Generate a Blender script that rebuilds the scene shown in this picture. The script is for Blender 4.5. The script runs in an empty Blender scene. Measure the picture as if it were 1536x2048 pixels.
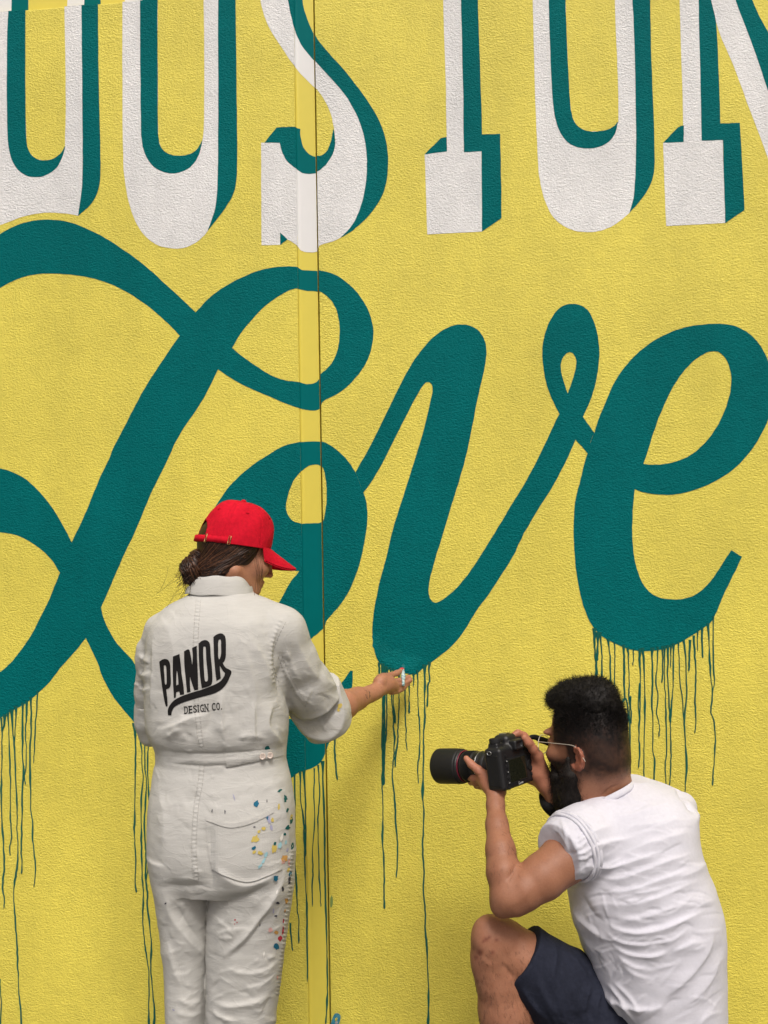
import bpy, bmesh, math, random
import numpy as np
from mathutils import Vector, Matrix
from mathutils.bvhtree import BVHTree
from mathutils.geometry import delaunay_2d_cdt

random.seed(7)
rng = np.random.default_rng(7)
SC = bpy.context.scene
COL = SC.collection

# ------------------------------------------------------------------ camera
CAM = np.array([0.10, -2.75, 1.42])
F_PX, W_PX, H_PX = 1800.0, 1536.0, 2048.0
YAW, PITCH, ROLL = math.radians(5.5), math.radians(2.8), math.radians(1.12)
_f = np.array([-math.sin(YAW)*math.cos(PITCH), math.cos(YAW)*math.cos(PITCH), math.sin(PITCH)])
_r0 = np.array([math.cos(YAW), math.sin(YAW), 0.0])
_u0 = np.cross(_r0, _f)
_r = math.cos(ROLL)*_r0 - math.sin(ROLL)*_u0
_u = math.sin(ROLL)*_r0 + math.cos(ROLL)*_u0
cam_d = bpy.data.cameras.new('camera')
cam_d.sensor_fit = 'HORIZONTAL'
cam_d.sensor_width = 36.0
cam_d.lens = 36.0*F_PX/W_PX
cam_d.clip_start = 0.05
cam_d.clip_end = 500.0
cam_o = bpy.data.objects.new('camera', cam_d)
COL.objects.link(cam_o)
cam_o.matrix_world = Matrix(((_r[0], _u[0], -_f[0], CAM[0]), (_r[1], _u[1], -_f[1], CAM[1]),
                             (_r[2], _u[2], -_f[2], CAM[2]), (0, 0, 0, 1)))
SC.camera = cam_o

# ------------------------------------------------------------------ sky, sun, exposure
SUN_DIR = Vector((0.22, -0.78, 1.16)).normalized()          # towards the sun
world = bpy.data.worlds.new('World')
SC.world = world
world.use_nodes = True
wn = world.node_tree.nodes
wl = world.node_tree.links
bg = wn['Background']
sky = wn.new('ShaderNodeTexSky')
sky.sky_type = 'NISHITA'
sky.sun_disc = False
sky.sun_elevation = math.asin(SUN_DIR.z)
sky.sun_rotation = math.atan2(SUN_DIR.x, SUN_DIR.y)
sky.air_density = 1.0
sky.dust_density = 8.0
sky.ozone_density = 0.6
wl.new(sky.outputs[0], bg.inputs[0])
bg.inputs[1].default_value = 0.075
sun_d = bpy.data.lights.new('sun', 'SUN')
sun_d.energy = 1.5
sun_d.angle = math.radians(18)
sun_d.color = (1.0, 0.985, 0.96)
sun_o = bpy.data.objects.new('sun', sun_d)
COL.objects.link(sun_o)
sun_o.rotation_euler = (-SUN_DIR).to_track_quat('-Z', 'Y').to_euler()
SC.view_settings.view_transform = 'Standard'
SC.view_settings.look = 'None'
SC.view_settings.gamma = 1.0
SC.view_settings.use_curve_mapping = False
SC.view_settings.exposure = 0.34

GROUND_Z = -0.10

# ------------------------------------------------------------------ helpers
def P(px, py, y):
    """point of the vertical plane y = const that is seen at a picture position"""
    d = _f*F_PX + _r*(px-W_PX/2) - _u*(py-H_PX/2)
    t = (y-CAM[1])/d[1]
    return CAM+d*t

def ray(px, py):
    d = _f*F_PX + _r*(px-W_PX/2) - _u*(py-H_PX/2)
    return d/np.linalg.norm(d)

def proj(v):
    """world points (N,3) -> picture positions (N,2)"""
    q = np.asarray(v)-CAM
    z = q@_f
    return np.stack([W_PX/2+F_PX*(q@_r)/z, H_PX/2-F_PX*(q@_u)/z], -1)

def mpp(px, py, y):
    """metres per pixel at that place"""
    return float((P(px, py, y)-CAM)@_f)/F_PX

def tag(o, label=None, cat=None, group=None, kind=None):
    if label: o['label'] = label
    if cat: o['category'] = cat
    if group: o['group'] = group
    if kind: o['kind'] = kind
    return o

def empty(name, loc):
    o = bpy.data.objects.new(name, None)
    o.empty_display_size = 0.05
    COL.objects.link(o)
    o.location = loc
    return o

def link(name, me, mat, parent=None, smooth=True):
    o = bpy.data.objects.new(name, me)
    COL.objects.link(o)
    if mat is not None:
        me.materials.append(mat)
    if smooth:
        me.polygons.foreach_set('use_smooth', np.ones(len(me.polygons), bool))
    if parent is not None:
        o.parent = parent
        o.matrix_parent_inverse = Matrix.Translation(-parent.location)
    return o

def mesh_np(name, v, f):
    """v (N,3); f array (M,3|4) or list of faces"""
    me = bpy.data.meshes.new(name)
    if isinstance(f, np.ndarray):
        n, k = f.shape
        me.vertices.add(len(v))
        me.vertices.foreach_set('co', np.asarray(v, np.float32).ravel())
        me.loops.add(n*k)
        me.loops.foreach_set('vertex_index', f.astype(np.int32).ravel())
        me.polygons.add(n)
        me.polygons.foreach_set('loop_start', np.arange(0, n*k, k, dtype=np.int32))
        me.update(calc_edges=True)
        me.validate()
    else:
        me.from_pydata([tuple(map(float, p)) for p in v], [], f)
        me.update()
    return me

def box_mesh(name, lo, hi, bev=0.0, seg=2):
    bm = bmesh.new()
    bmesh.ops.create_cube(bm, size=1)
    for v in bm.verts:
        v.co = Vector([(lo[i]+hi[i])/2+v.co[i]*(hi[i]-lo[i]) for i in range(3)])
    if bev:
        bmesh.ops.bevel(bm, geom=list(bm.edges), offset=bev, segments=seg, affect='EDGES', profile=0.5)
    me = bpy.data.meshes.new(name)
    bm.to_mesh(me); bm.free()
    return me

def cr(pts, n=8, closed=False):
    """Catmull-Rom through points; entries may carry a third value 1 = corner"""
    p = [np.array(q[:2], float) if len(q) < 4 else np.array(q[:3], float) for q in pts]
    c = [len(q) == 3 and q[2] == 1 for q in pts]
    N = len(p)
    out = []
    for i in range(N if closed else N-1):
        a, b = p[i], p[(i+1) % N]
        if closed:
            pa, nb = p[i-1], p[(i+2) % N]
        else:
            pa = p[i-1] if i > 0 else a
            nb = p[i+2] if i+2 < N else b
        if c[i]: pa = a
        if c[(i+1) % N]: nb = b
        L = np.linalg.norm(b-a)
        m0 = (b-pa)/max(np.linalg.norm(b-pa), 1e-9)*L if not c[i] else (b-a)
        m1 = (nb-a)/max(np.linalg.norm(nb-a), 1e-9)*L if not c[(i+1) % N] else (b-a)
        for k in range(n):
            t = k/n
            out.append((2*t**3-3*t**2+1)*a+(t**3-2*t**2+t)*m0+(-2*t**3+3*t**2)*b+(t**3-t**2)*m1)
    if not closed:
        out.append(p[-1])
    return np.array(out)

def cr3(pts, n=8):
    p = [np.array(q, float) for q in pts]
    N = len(p); out = []
    for i in range(N-1):
        a, b = p[i], p[i+1]
        m0 = (b-p[i-1])/2 if i > 0 else b-a
        m1 = (p[i+2]-a)/2 if i+2 < N else b-a
        for k in range(n):
            t = k/n
            out.append((2*t**3-3*t**2+1)*a+(t**3-2*t**2+t)*m0+(-2*t**3+3*t**2)*b+(t**3-t**2)*m1)
    out.append(p[-1])
    return np.array(out)

def inside_even_odd(pt, loops):
    """pt (N,2), loops list of (M,2)"""
    ins = np.zeros(len(pt), bool)
    x, y = pt[:, 0], pt[:, 1]
    for L in loops:
        a = L; b = np.roll(L, -1, 0)
        for (x0, y0), (x1, y1) in zip(a, b):
            if y0 == y1: continue
            c = ((y0 > y) != (y1 > y)) & (x < (x1-x0)*(y-y0)/(y1-y0)+x0)
            ins ^= c
    return ins

def fill2d(loops, extra_edges=(), extra_pts=None):
    vs, es = [], []
    for L in loops:
        b = len(vs)
        vs += [Vector((float(q[0]), float(q[1]))) for q in L]
        es += [(b+i, b+(i+1) % len(L)) for i in range(len(L))]
    for a, c in extra_edges:
        b = len(vs)
        vs += [Vector(map(float, a)), Vector(map(float, c))]
        es.append((b, b+1))
    if extra_pts is not None:
        vs += [Vector((float(q[0]), float(q[1]))) for q in extra_pts]
    r = delaunay_2d_cdt(vs, es, [], 0, 1e-7)
    v = np.array([tuple(q) for q in r[0]])
    f = np.array([tuple(t) for t in r[2]], int)
    if not len(f):
        return v, np.zeros((0, 3), int)
    cen = v[f].mean(1)
    return v, f[inside_even_odd(cen, loops)]

# ------------------------------------------------------------------ voxel field -> one smooth surface
def sub(a, b): return [a[i]-b[i] for i in range(3)]

class Vox:
    def __init__(s, lo, hi, h):
        s.lo = np.array(lo, np.float32); s.h = h
        s.n = np.ceil((np.array(hi)-np.array(lo))/h).astype(int)+1
        s.d = np.full(tuple(s.n), 0.2, np.float32)
    def block(s, lo, hi):
        i0 = np.clip(np.floor((np.array(lo)-s.lo)/s.h).astype(int), 0, s.n-1)
        i1 = np.clip(np.ceil((np.array(hi)-s.lo)/s.h).astype(int)+1, 1, s.n)
        if (i1 <= i0).any(): return None, None
        sl = tuple(slice(a, b) for a, b in zip(i0, i1))
        X, Y, Z = [(s.lo[i]+s.h*np.arange(i0[i], i1[i], dtype=np.float32)) for i in range(3)]
        return sl, (X[:, None, None], Y[None, :, None], Z[None, None, :])
    def put(s, fn, lo, hi, k=0.01, op='u'):
        pad = max(k, 0.0)*1.2+3*s.h
        sl, g = s.block(np.array(lo)-pad, np.array(hi)+pad)
        if sl is None: return s
        v = fn(*g).astype(np.float32)
        a = s.d[sl]
        if op == 'u':
            if k > 0:
                hh = np.clip(0.5+0.5*(a-v)/k, 0, 1)
                s.d[sl] = a+(v-a)*hh-k*hh*(1-hh)
            else:
                s.d[sl] = np.minimum(a, v)
        else:
            v = -v
            if k > 0:
                hh = np.clip(0.5-0.5*(a-v)/k, 0, 1)
                s.d[sl] = a+(v-a)*hh+k*hh*(1-hh)
            else:
                s.d[sl] = np.maximum(a, v)
        return s
    def cone(s, a, b, ra, rb, k=0.01, op='u', side=None, flat=1.0):
        """round cone; with side the section is flattened by 'flat' along that direction"""
        a = np.array(a, float); b = np.array(b, float)
        ab = b-a; L2 = float(ab@ab)+1e-12
        R = max(ra, rb)*max(1.0, flat)
        sd = None
        if side is not None:
            sd = np.array(side, float); t_ = ab/math.sqrt(L2)
            sd = sd-t_*(sd@t_); sd /= np.linalg.norm(sd)
        def fn(X, Y, Z):
            px, py, pz = X-a[0], Y-a[1], Z-a[2]
            t = np.clip((px*ab[0]+py*ab[1]+pz*ab[2])/L2, 0, 1)
            qx, qy, qz = px-t*ab[0], py-t*ab[1], pz-t*ab[2]
            r = ra+(rb-ra)*t
            l2 = qx*qx+qy*qy+qz*qz
            if sd is not None:
                e = qx*sd[0]+qy*sd[1]+qz*sd[2]
                l2 = l2-e*e+(e/flat)**2
            l = np.sqrt(l2)-r
            return l*min(1.0, flat) if sd is not None else l
        return s.put(fn, np.minimum(a, b)-R, np.maximum(a, b)+R, k, op)
    def chain(s, pts, rad, k=0.01, side=None, flat=1.0):
        for i in range(len(pts)-1):
            s.cone(pts[i], pts[i+1], rad[i], rad[i+1], k, 'u', side, flat)
        return s
    def ell(s, c, r, M=None, k=0.01, op='u', e=2.0):
        c = np.array(c, float); r = np.array(r, float)
        M = np.eye(3) if M is None else np.array(M, float)       # columns = local axes
        R = r.max()*1.05
        def fn(X, Y, Z):
            px, py, pz = X-c[0], Y-c[1], Z-c[2]
            q = [(px*M[0, i]+py*M[1, i]+pz*M[2, i])/r[i] for i in range(3)]
            if e == 2.0:
                k0 = np.sqrt(q[0]**2+q[1]**2+q[2]**2)
                k1 = np.sqrt((q[0]/r[0])**2+(q[1]/r[1])**2+(q[2]/r[2])**2)+1e-9
                return k0*(k0-1)/k1
            k0 = (np.abs(q[0])**e+np.abs(q[1])**e+np.abs(q[2])**e)**(1/e)
            return (k0-1)*r.min()
        return s.put(fn, c-R*(1.3 if e != 2 else 1), c+R*(1.3 if e != 2 else 1), k, op)
    def loft(s, secs, k=0.01, op='u', axis=2):
        """secs rows: (z, cx, cy, rx, ry, exponent[, twist]); horizontal superellipse sections"""
        S = np.array([list(q)+[0.0]*(7-len(q)) for q in secs], float)
        S = S[np.argsort(S[:, 0])]
        zz = np.linspace(S[0, 0], S[-1, 0], max(8, int((S[-1, 0]-S[0, 0])/s.h*1.0)+1))
        C = np.stack([_mono(zz, S[:, 0], S[:, i]) for i in range(1, 7)], 0)
        z0, z1 = S[0, 0], S[-1, 0]
        rm = S[:, 3:5].max()*1.3
        lo = [S[:, 1].min()-rm, S[:, 2].min()-rm, z0]; hi = [S[:, 1].max()+rm, S[:, 2].max()+rm, z1]
        def fn(X, Y, Z):
            zc = np.clip(Z, z0, z1)
            g = [np.interp(zc.ravel(), zz, C[i]).reshape(Z.shape).astype(np.float32) for i in range(6)]
            dx, dy = X-g[0], Y-g[1]
            if abs(C[5]).max() > 0:
                ct, st = np.cos(g[5]), np.sin(g[5])
                dx, dy = dx*ct+dy*st, -dx*st+dy*ct
            e = g[4]
            q = (np.abs(dx/g[2])**e+np.abs(dy/g[3])**e)**(1/e)
            d = (q-1)*np.minimum(g[2], g[3])
            ez = np.maximum(z0-Z, Z-z1)
            return np.where(ez > 0, np.sqrt(np.maximum(d, 0)**2+ez**2), np.maximum(d, ez))
        return s.put(fn, lo, hi, k, op)
    def mesh(s):
        d = s.d
        # close the surface at the border of the field
        d[0] = np.maximum(d[0], .001); d[-1] = np.maximum(d[-1], .001)
        d[:, 0] = np.maximum(d[:, 0], .001); d[:, -1] = np.maximum(d[:, -1], .001)
        d[:, :, 0] = np.maximum(d[:, :, 0], .001); d[:, :, -1] = np.maximum(d[:, :, -1], .001)
        ins = d < 0
        cs = [slice(0, -1), slice(1, None)]
        cnt = np.zeros(tuple(np.array(d.shape)-1), np.int8)
        for i in (0, 1):
            for j in (0, 1):
                for k in (0, 1):
                    cnt += ins[cs[i], cs[j], cs[k]]
        act = (cnt > 0) & (cnt < 8)
        idx = np.argwhere(act)
        ids = np.full(cnt.shape, -1, np.int32)
        ids[act] = np.arange(len(idx))
        cor = [(i, j, k) for i in (0, 1) for j in (0, 1) for k in (0, 1)]
        val = {c: d[idx[:, 0]+c[0], idx[:, 1]+c[1], idx[:, 2]+c[2]] for c in cor}
        pos = np.zeros((len(idx), 3)); num = np.zeros(len(idx))
        for a in cor:
            for ax in range(3):
                if a[ax] == 0:
                    b = list(a); b[ax] = 1; b = tuple(b)
                    va, vb = val[a], val[b]
                    m = (va < 0) != (vb < 0)
                    t = np.where(m, va/np.where(m, va-vb, 1), 0)
                    for q in range(3):
                        pos[:, q] += np.where(m, a[q]+(t if q == ax else 0), 0)
                    num += m
        pos = (pos/num[:, None]+idx)*s.h+s.lo
        faces = []
        for ax in range(3):
            o = [x for x in range(3) if x != ax]
            sa = [slice(None)]*3; sb = [slice(None)]*3
            sa[ax] = slice(0, -1); sb[ax] = slice(1, None)
            A, B = ins[tuple(sa)], ins[tuple(sb)]
            e = np.argwhere(A != B)
            ok = (e[:, o[0]] > 0) & (e[:, o[1]] > 0) & (e[:, o[0]] < d.shape[o[0]]-1) & (e[:, o[1]] < d.shape[o[1]]-1)
            e = e[ok]
            if not len(e): continue
            flip = A[e[:, 0], e[:, 1], e[:, 2]]
            def g(du, dv):
                q = e.copy(); q[:, o[0]] += du; q[:, o[1]] += dv
                return ids[q[:, 0], q[:, 1], q[:, 2]]
            quad = np.stack([g(-1, -1), g(0, -1), g(0, 0), g(-1, 0)], 1)
            if ax == 1: flip = ~flip
            quad[~flip] = quad[~flip][:, ::-1]
            faces.append(quad)
        f = np.concatenate(faces)
        f = f[(f >= 0).all(1)]
        return pos, f

def _mono(x, xp, fp):
    """smooth monotone-ish interpolation (cubic Hermite with limited slopes)"""
    xp = np.asarray(xp, float); fp = np.asarray(fp, float)
    if len(xp) < 3: return np.interp(x, xp, fp)
    h = np.diff(xp); dl = np.diff(fp)/h
    m = np.zeros(len(xp)); m[0], m[-1] = dl[0], dl[-1]
    for i in range(1, len(xp)-1):
        m[i] = 0 if dl[i-1]*dl[i] <= 0 else 2*dl[i-1]*dl[i]/(dl[i-1]+dl[i])
    i = np.clip(np.searchsorted(xp, x)-1, 0, len(xp)-2)
    t = (x-xp[i])/h[i]
    return ((2*t**3-3*t**2+1)*fp[i]+(t**3-2*t**2+t)*h[i]*m[i]+(-2*t**3+3*t**2)*fp[i+1]+(t**3-t**2)*h[i]*m[i+1])

def normals_of(v, f):
    a, b, c, e = (v[f[:, i]] for i in range(4))
    n = np.cross(c-a, e-b)
    vn = np.zeros_like(v)
    for i in range(4):
        for q in range(3):
            vn[:, q] += np.bincount(f[:, i], n[:, q], len(v))
    return vn/np.maximum(np.linalg.norm(vn, axis=1, keepdims=True), 1e-12)

def relax(v, f, it=1, lam=0.5):
    for _ in range(it):
        acc = np.zeros_like(v); num = np.zeros(len(v))
        for i in range(4):
            a, b = f[:, i], f[:, (i+1) % 4]
            for q in range(3):
                acc[:, q] += np.bincount(a, v[b, q], len(v))+np.bincount(b, v[a, q], len(v))
            num += np.bincount(a, minlength=len(v))+np.bincount(b, minlength=len(v))
        v = v+lam*(acc/np.maximum(num, 1)[:, None]-v)
    return v

# value noise in numpy, for cloth and skin relief that is geometry
_NT = rng.random((32, 32, 32)).astype(np.float32)
def vnoise(p):
    i = np.floor(p).astype(int); t = p-i; t = t*t*(3-2*t)
    r = np.zeros(len(p))
    for a in (0, 1):
        for b in (0, 1):
            for c in (0, 1):
                w = (t[:, 0] if a else 1-t[:, 0])*(t[:, 1] if b else 1-t[:, 1])*(t[:, 2] if c else 1-t[:, 2])
                r += w*_NT[(i[:, 0]+a) % 32, (i[:, 1]+b) % 32, (i[:, 2]+c) % 32]
    return r*2-1

def folds(v, n, lst, toward=None):
    """raise (or sink) soft cloth folds: each (picture polyline, height m, width up/left px, width other side px)"""
    px = proj(v)
    front = ((v-CAM)*n).sum(1) < 0
    out = np.zeros(len(v))
    for pl, amp, w1, w2 in lst:
        L = cr(pl, 6)
        W = max(w1, w2)*3
        m = front & (px[:, 0] > L[:, 0].min()-W) & (px[:, 0] < L[:, 0].max()+W) & (px[:, 1] > L[:, 1].min()-W) & (px[:, 1] < L[:, 1].max()+W)
        q = px[m]
        if not len(q): continue
        best = np.full(len(q), 1e9); sgn = np.ones(len(q)); par = np.zeros(len(q))
        seg = np.linalg.norm(np.diff(L, axis=0), axis=1); cum = np.concatenate([[0], np.cumsum(seg)])
        for i in range(len(L)-1):
            a, b = L[i], L[i+1]; ab = b-a; l2 = ab@ab+1e-9
            t = np.clip(((q-a)@ab)/l2, 0, 1)
            dv = q-a-t[:, None]*ab
            d = np.hypot(dv[:, 0], dv[:, 1])
            u = d < best
            best[u] = d[u]; sgn[u] = np.sign(ab[0]*dv[:, 1]-ab[1]*dv[:, 0])[u]; par[u] = (cum[i]+t*seg[i])[u]/cum[-1]
        w = np.where(sgn > 0, w2*(1.35 if w2 >= w1 else .8), w1*(1.35 if w1 > w2 else .8))
        tap = np.clip(np.minimum(par, 1-par)/0.34, 0, 1); tap = tap*tap*(3-2*tap)
        out[m] += amp*np.exp(-(best/w)**1.35)*tap
    return out

def micro(v, n, boxes, seed):
    """many short fine creases: (x0, y0, x1, y1, count, direction deg, spread deg, length px, height m)"""
    r_ = np.random.default_rng(seed); lst = []
    for (x0, y0, x1, y1, cnt, ang, spr, ln, amp) in boxes:
        for _ in range(cnt):
            x, y = r_.uniform(x0, x1), r_.uniform(y0, y1)
            t = math.radians(ang+r_.normal(0, spr)); L = ln*r_.uniform(.5, 1.4)
            c, s = math.cos(t), math.sin(t); b = r_.normal(0, .12)*L
            lst.append(([(x-c*L/2, y-s*L/2), (x-s*b, y+c*b), (x+c*L/2, y+s*L/2)], amp*r_.choice([1, 1, -1])*r_.uniform(.5, 1.2), r_.uniform(2.2, 3.5), r_.uniform(3.5, 8)))
    return folds(v, n, lst)

def tubes(lines, rads, sides=5):
    """many tubes in one mesh: lines list of (K,3), rads list of (K,) or float"""
    V, F = [], []; base = 0
    for L, R in zip(lines, rads):
        L = np.asarray(L, float); K = len(L)
        R = np.full(K, R) if np.isscalar(R) else np.asarray(R)
        T = np.gradient(L, axis=0); T /= np.maximum(np.linalg.norm(T, axis=1, keepdims=True), 1e-9)
        ref = np.array([0.31, 0.52, 0.79])
        if abs(T[0]@ref) > .9: ref = np.array([1., 0, 0])
        A = np.cross(T, ref); A /= np.maximum(np.linalg.norm(A, axis=1, keepdims=True), 1e-9)
        B = np.cross(T, A)
        an = np.arange(sides)/sides*2*math.pi
        ring = L[:, None, :]+R[:, None, None]*(np.cos(an)[None, :, None]*A[:, None, :]+np.sin(an)[None, :, None]*B[:, None, :])
        V.append(ring.reshape(-1, 3))
        i = np.arange(K-1)[:, None]*sides; j = np.arange(sides)[None, :]; j2 = (j+1) % sides
        F.append((np.stack([i+j, i+j2, i+sides+j2, i+sides+j], -1).reshape(-1, 4))+base)
        # end caps: quads folded from the first and last ring
        for s0 in (0, (K-1)*sides):
            q = list(range(base+s0, base+s0+sides))
            if sides >= 4:
                F.append(np.array([[q[0], q[1], q[2], q[3]]] if sides == 4 else [[q[0], q[1], q[2], q[3]], [q[0], q[3], q[-1], q[-1]]])[:1])
        base += K*sides
    return np.concatenate(V), np.concatenate(F)

def lathe(prof, M, seg=40):
    """prof rows (axial, radius); M 3x4: origin, axis, a, b given as rows"""
    o, ax, a, b = [np.array(q, float) for q in M]
    an = np.arange(seg)/seg*2*math.pi
    V = []
    for t, r in prof:
        V.append(o+ax*t+r*(np.cos(an)[:, None]*a+np.sin(an)[:, None]*b))
    V = np.concatenate(V)
    n = len(prof)
    i = np.arange(n-1)[:, None]*seg; j = np.arange(seg)[None, :]; j2 = (j+1) % seg
    F = np.stack([i+j, i+j2, i+seg+j2, i+seg+j], -1).reshape(-1, 4)
    return V, F

def join(parts):
    V, F, b = [], [], 0
    for v, f in parts:
        V.append(v); F.append(f+b); b += len(v)
    return np.concatenate(V), np.concatenate(F)

def obox(c, M, half, bev=0.0, seg=2):
    """box with its own axes (columns of M) as vertex / face arrays"""
    bm = bmesh.new()
    bmesh.ops.create_cube(bm, size=2)
    for v in bm.verts:
        v.co = Vector([v.co[i]*half[i] for i in range(3)])
    if bev:
        bmesh.ops.bevel(bm, geom=list(bm.edges), offset=bev, segments=seg, affect='EDGES', profile=0.5)
    me = bpy.data.meshes.new('tmp')
    Mt = Matrix([[M[0][0], M[0][1], M[0][2], c[0]], [M[1][0], M[1][1], M[1][2], c[1]], [M[2][0], M[2][1], M[2][2], c[2]], [0, 0, 0, 1]])
    bm.transform(Mt)
    bm.to_mesh(me); bm.free()
    return me

def bm_join(meshes, name):
    bm = bmesh.new()
    for m in meshes:
        bm.from_mesh(m)
        bpy.data.meshes.remove(m)
    me = bpy.data.meshes.new(name)
    bm.to_mesh(me); bm.free()
    return me

# ------------------------------------------------------------------ materials
def mat(name):
    m = bpy.data.materials.new(name)
    m.use_nodes = True
    return m, m.node_tree.nodes, m.node_tree.links, m.node_tree.nodes['Principled BSDF']

def noise_node(n, l, scale, detail=4, rough=.55, coord=None, vec=None, dist=0.0):
    t = n.new('ShaderNodeTexNoise')
    t.inputs['Scale'].default_value = scale; t.inputs['Detail'].default_value = detail
    t.inputs['Roughness'].default_value = rough; t.inputs['Distortion'].default_value = dist
    if vec is not None: l.new(vec, t.inputs['Vector'])
    return t

def geo_pos(n):
    return n.new('ShaderNodeNewGeometry').outputs['Position']

def ramp(n, l, src, stops):
    r = n.new('ShaderNodeValToRGB')
    while len(r.color_ramp.elements) < len(stops): r.color_ramp.elements.new(.5)
    for e, (p, c) in zip(r.color_ramp.elements, stops):
        e.position = p; e.color = (c[0], c[1], c[2], 1) if hasattr(c, '__len__') else (c, c, c, 1)
    l.new(src, r.inputs[0])
    return r

def scaled(n, l, vec, s):
    m = n.new('ShaderNodeMapping'); m.inputs['Scale'].default_value = s
    l.new(vec, m.inputs['Vector'])
    return m.outputs[0]

def math_node(n, l, op, a, b):
    m = n.new('ShaderNodeMath'); m.operation = op
    for i, q in enumerate((a, b)):
        if hasattr(q, 'links'): l.new(q, m.inputs[i])
        else: m.inputs[i].default_value = q
    return m.outputs[0]

def wall_paint(name, col, rough=.55, stucco=True, vary=.10, spec=.35):
    """masonry paint over rolled stucco: the same relief runs through every colour"""
    m, n, l, b = mat(name)
    pos = geo_pos(n)
    big = noise_node(n, l, 2.3, 5, .6, vec=pos)
    mid = noise_node(n, l, 26, 4, .6, vec=pos)
    run = noise_node(n, l, 5, 4, .6, vec=scaled(n, l, pos, (1.6, 1, .22)))
    mixv = math_node(n, l, 'ADD', math_node(n, l, 'MULTIPLY', big.outputs[0], .50), math_node(n, l, 'MULTIPLY', mid.outputs[0], .25))
    mixv = math_node(n, l, 'ADD', mixv, math_node(n, l, 'MULTIPLY', run.outputs[0], .25))
    lo = [c*(1-vary*1.6) for c in col]; hi = [min(1, c*(1+vary*1.2)) for c in col]
    r = ramp(n, l, mixv, [(.34, lo), (.66, hi)])
    l.new(r.outputs[0], b.inputs['Base Color'])
    b.inputs['Specular IOR Level'].default_value = spec
    if stucco:
        sq = scaled(n, l, pos, (1, 1, 1.5))
        w = noise_node(n, l, 116, 3, .58, vec=sq, dist=.7)
        w2 = noise_node(n, l, 210, 2, .5, vec=sq, dist=.3)
        hgt = math_node(n, l, 'ADD', math_node(n, l, 'MULTIPLY', w.outputs[0], .75), math_node(n, l, 'MULTIPLY', w2.outputs[0], .25))
        hr = ramp(n, l, hgt, [(.30, 0.0), (.70, 1.0)])
        bp = n.new('ShaderNodeBump')
        bp.inputs['Strength'].default_value = .46
        bp.inputs['Distance'].default_value = .0065
        l.new(hr.outputs[0], bp.inputs['Height'])
        l.new(bp.outputs[0], b.inputs['Normal'])
        rr = ramp(n, l, hr.outputs[0], [(0, rough+.12), (1, rough-.08)])
        l.new(rr.outputs[0], b.inputs['Roughness'])
    else:
        w = noise_node(n, l, 60, 3, .5, vec=scaled(n, l, pos, (1, 1, .12)))
        bp = n.new('ShaderNodeBump')
        bp.inputs['Strength'].default_value = .12; bp.inputs['Distance'].default_value = .002
        l.new(w.outputs[0], bp.inputs['Height']); l.new(bp.outputs[0], b.inputs['Normal'])
        b.inputs['Roughness'].default_value = rough-.1
    return m

YEL, TEAL, WHT = (.80, .685, .105), (.0005, .148, .152), (.835, .835, .828)
M_YEL = wall_paint('yellow_wall_paint', YEL)
M_YEL_S = wall_paint('yellow_strip_paint', (.77, .65, .10), stucco=False, vary=.03)
M_TEAL = wall_paint('teal_wall_paint', TEAL, rough=.6, vary=.10, spec=.05)
M_TEAL_S = wall_paint('teal_strip_paint', TEAL, rough=.6, stucco=False, vary=.05, spec=.05)
M_WHT = wall_paint('white_wall_paint', WHT)
M_WHT_S = wall_paint('white_strip_paint', WHT, stucco=False, vary=.02)

# ================================================================== setting: pavement and mural wall
def pavement_mat():
    m, n, l, b = mat('concrete_pavement')
    pos = geo_pos(n)
    a = noise_node(n, l, 3, 6, .6, vec=pos); c = noise_node(n, l, 90, 3, .6, vec=pos)
    mx = math_node(n, l, 'ADD', math_node(n, l, 'MULTIPLY', a.outputs[0], .6), math_node(n, l, 'MULTIPLY', c.outputs[0], .4))
    r = ramp(n, l, mx, [(.3, (.085, .083, .08)), (.7, (.14, .137, .13))])
    l.new(r.outputs[0], b.inputs['Base Color']); b.inputs['Roughness'].default_value = .9
    bp = n.new('ShaderNodeBump'); bp.inputs['Strength'].default_value = .4; bp.inputs['Distance'].default_value = .004
    l.new(c.outputs[0], bp.inputs['Height']); l.new(bp.outputs[0], b.inputs['Normal'])
    return m
gm = bpy.data.meshes.new('pavement')
gm.from_pydata([(-120, -240, GROUND_Z), (120, -240, GROUND_Z), (120, 240, GROUND_Z), (-120, 240, GROUND_Z)], [], [(0, 1, 2, 3)])
tag(link('pavement', gm, pavement_mat(), None, False), kind='structure')

ZTOP = float(P(150, 11.5, 0)[2])
XB0 = float(P(594.5, 480, 0)[0]); XB1 = XB0+0.010
XG0 = float(P(633.2, 480, 0)[0]); XG1 = XG0+0.0052
STRIP_Y = 0.008
FLASH_Y = 0.020
wall = tag(empty('mural_wall', (0, 0, GROUND_Z)), 'yellow stucco wall painted with white block letters and a big teal script word dripping paint', 'wall')
link('stucco_panel', box_mesh('stucco_panel', (-9, 0, GROUND_Z), (XB0, .16, ZTOP), .004), M_YEL, wall, False)
link('stucco_panel', box_mesh('stucco_panel', (XG1, 0, GROUND_Z), (9, .16, 5.2), .0025), M_YEL, wall, False)
link('metal_flashing', box_mesh('metal_flashing', (-9, FLASH_Y, ZTOP+.0005), (XB0, .16, 5.2)), M_YEL_S, wall, False)
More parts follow.
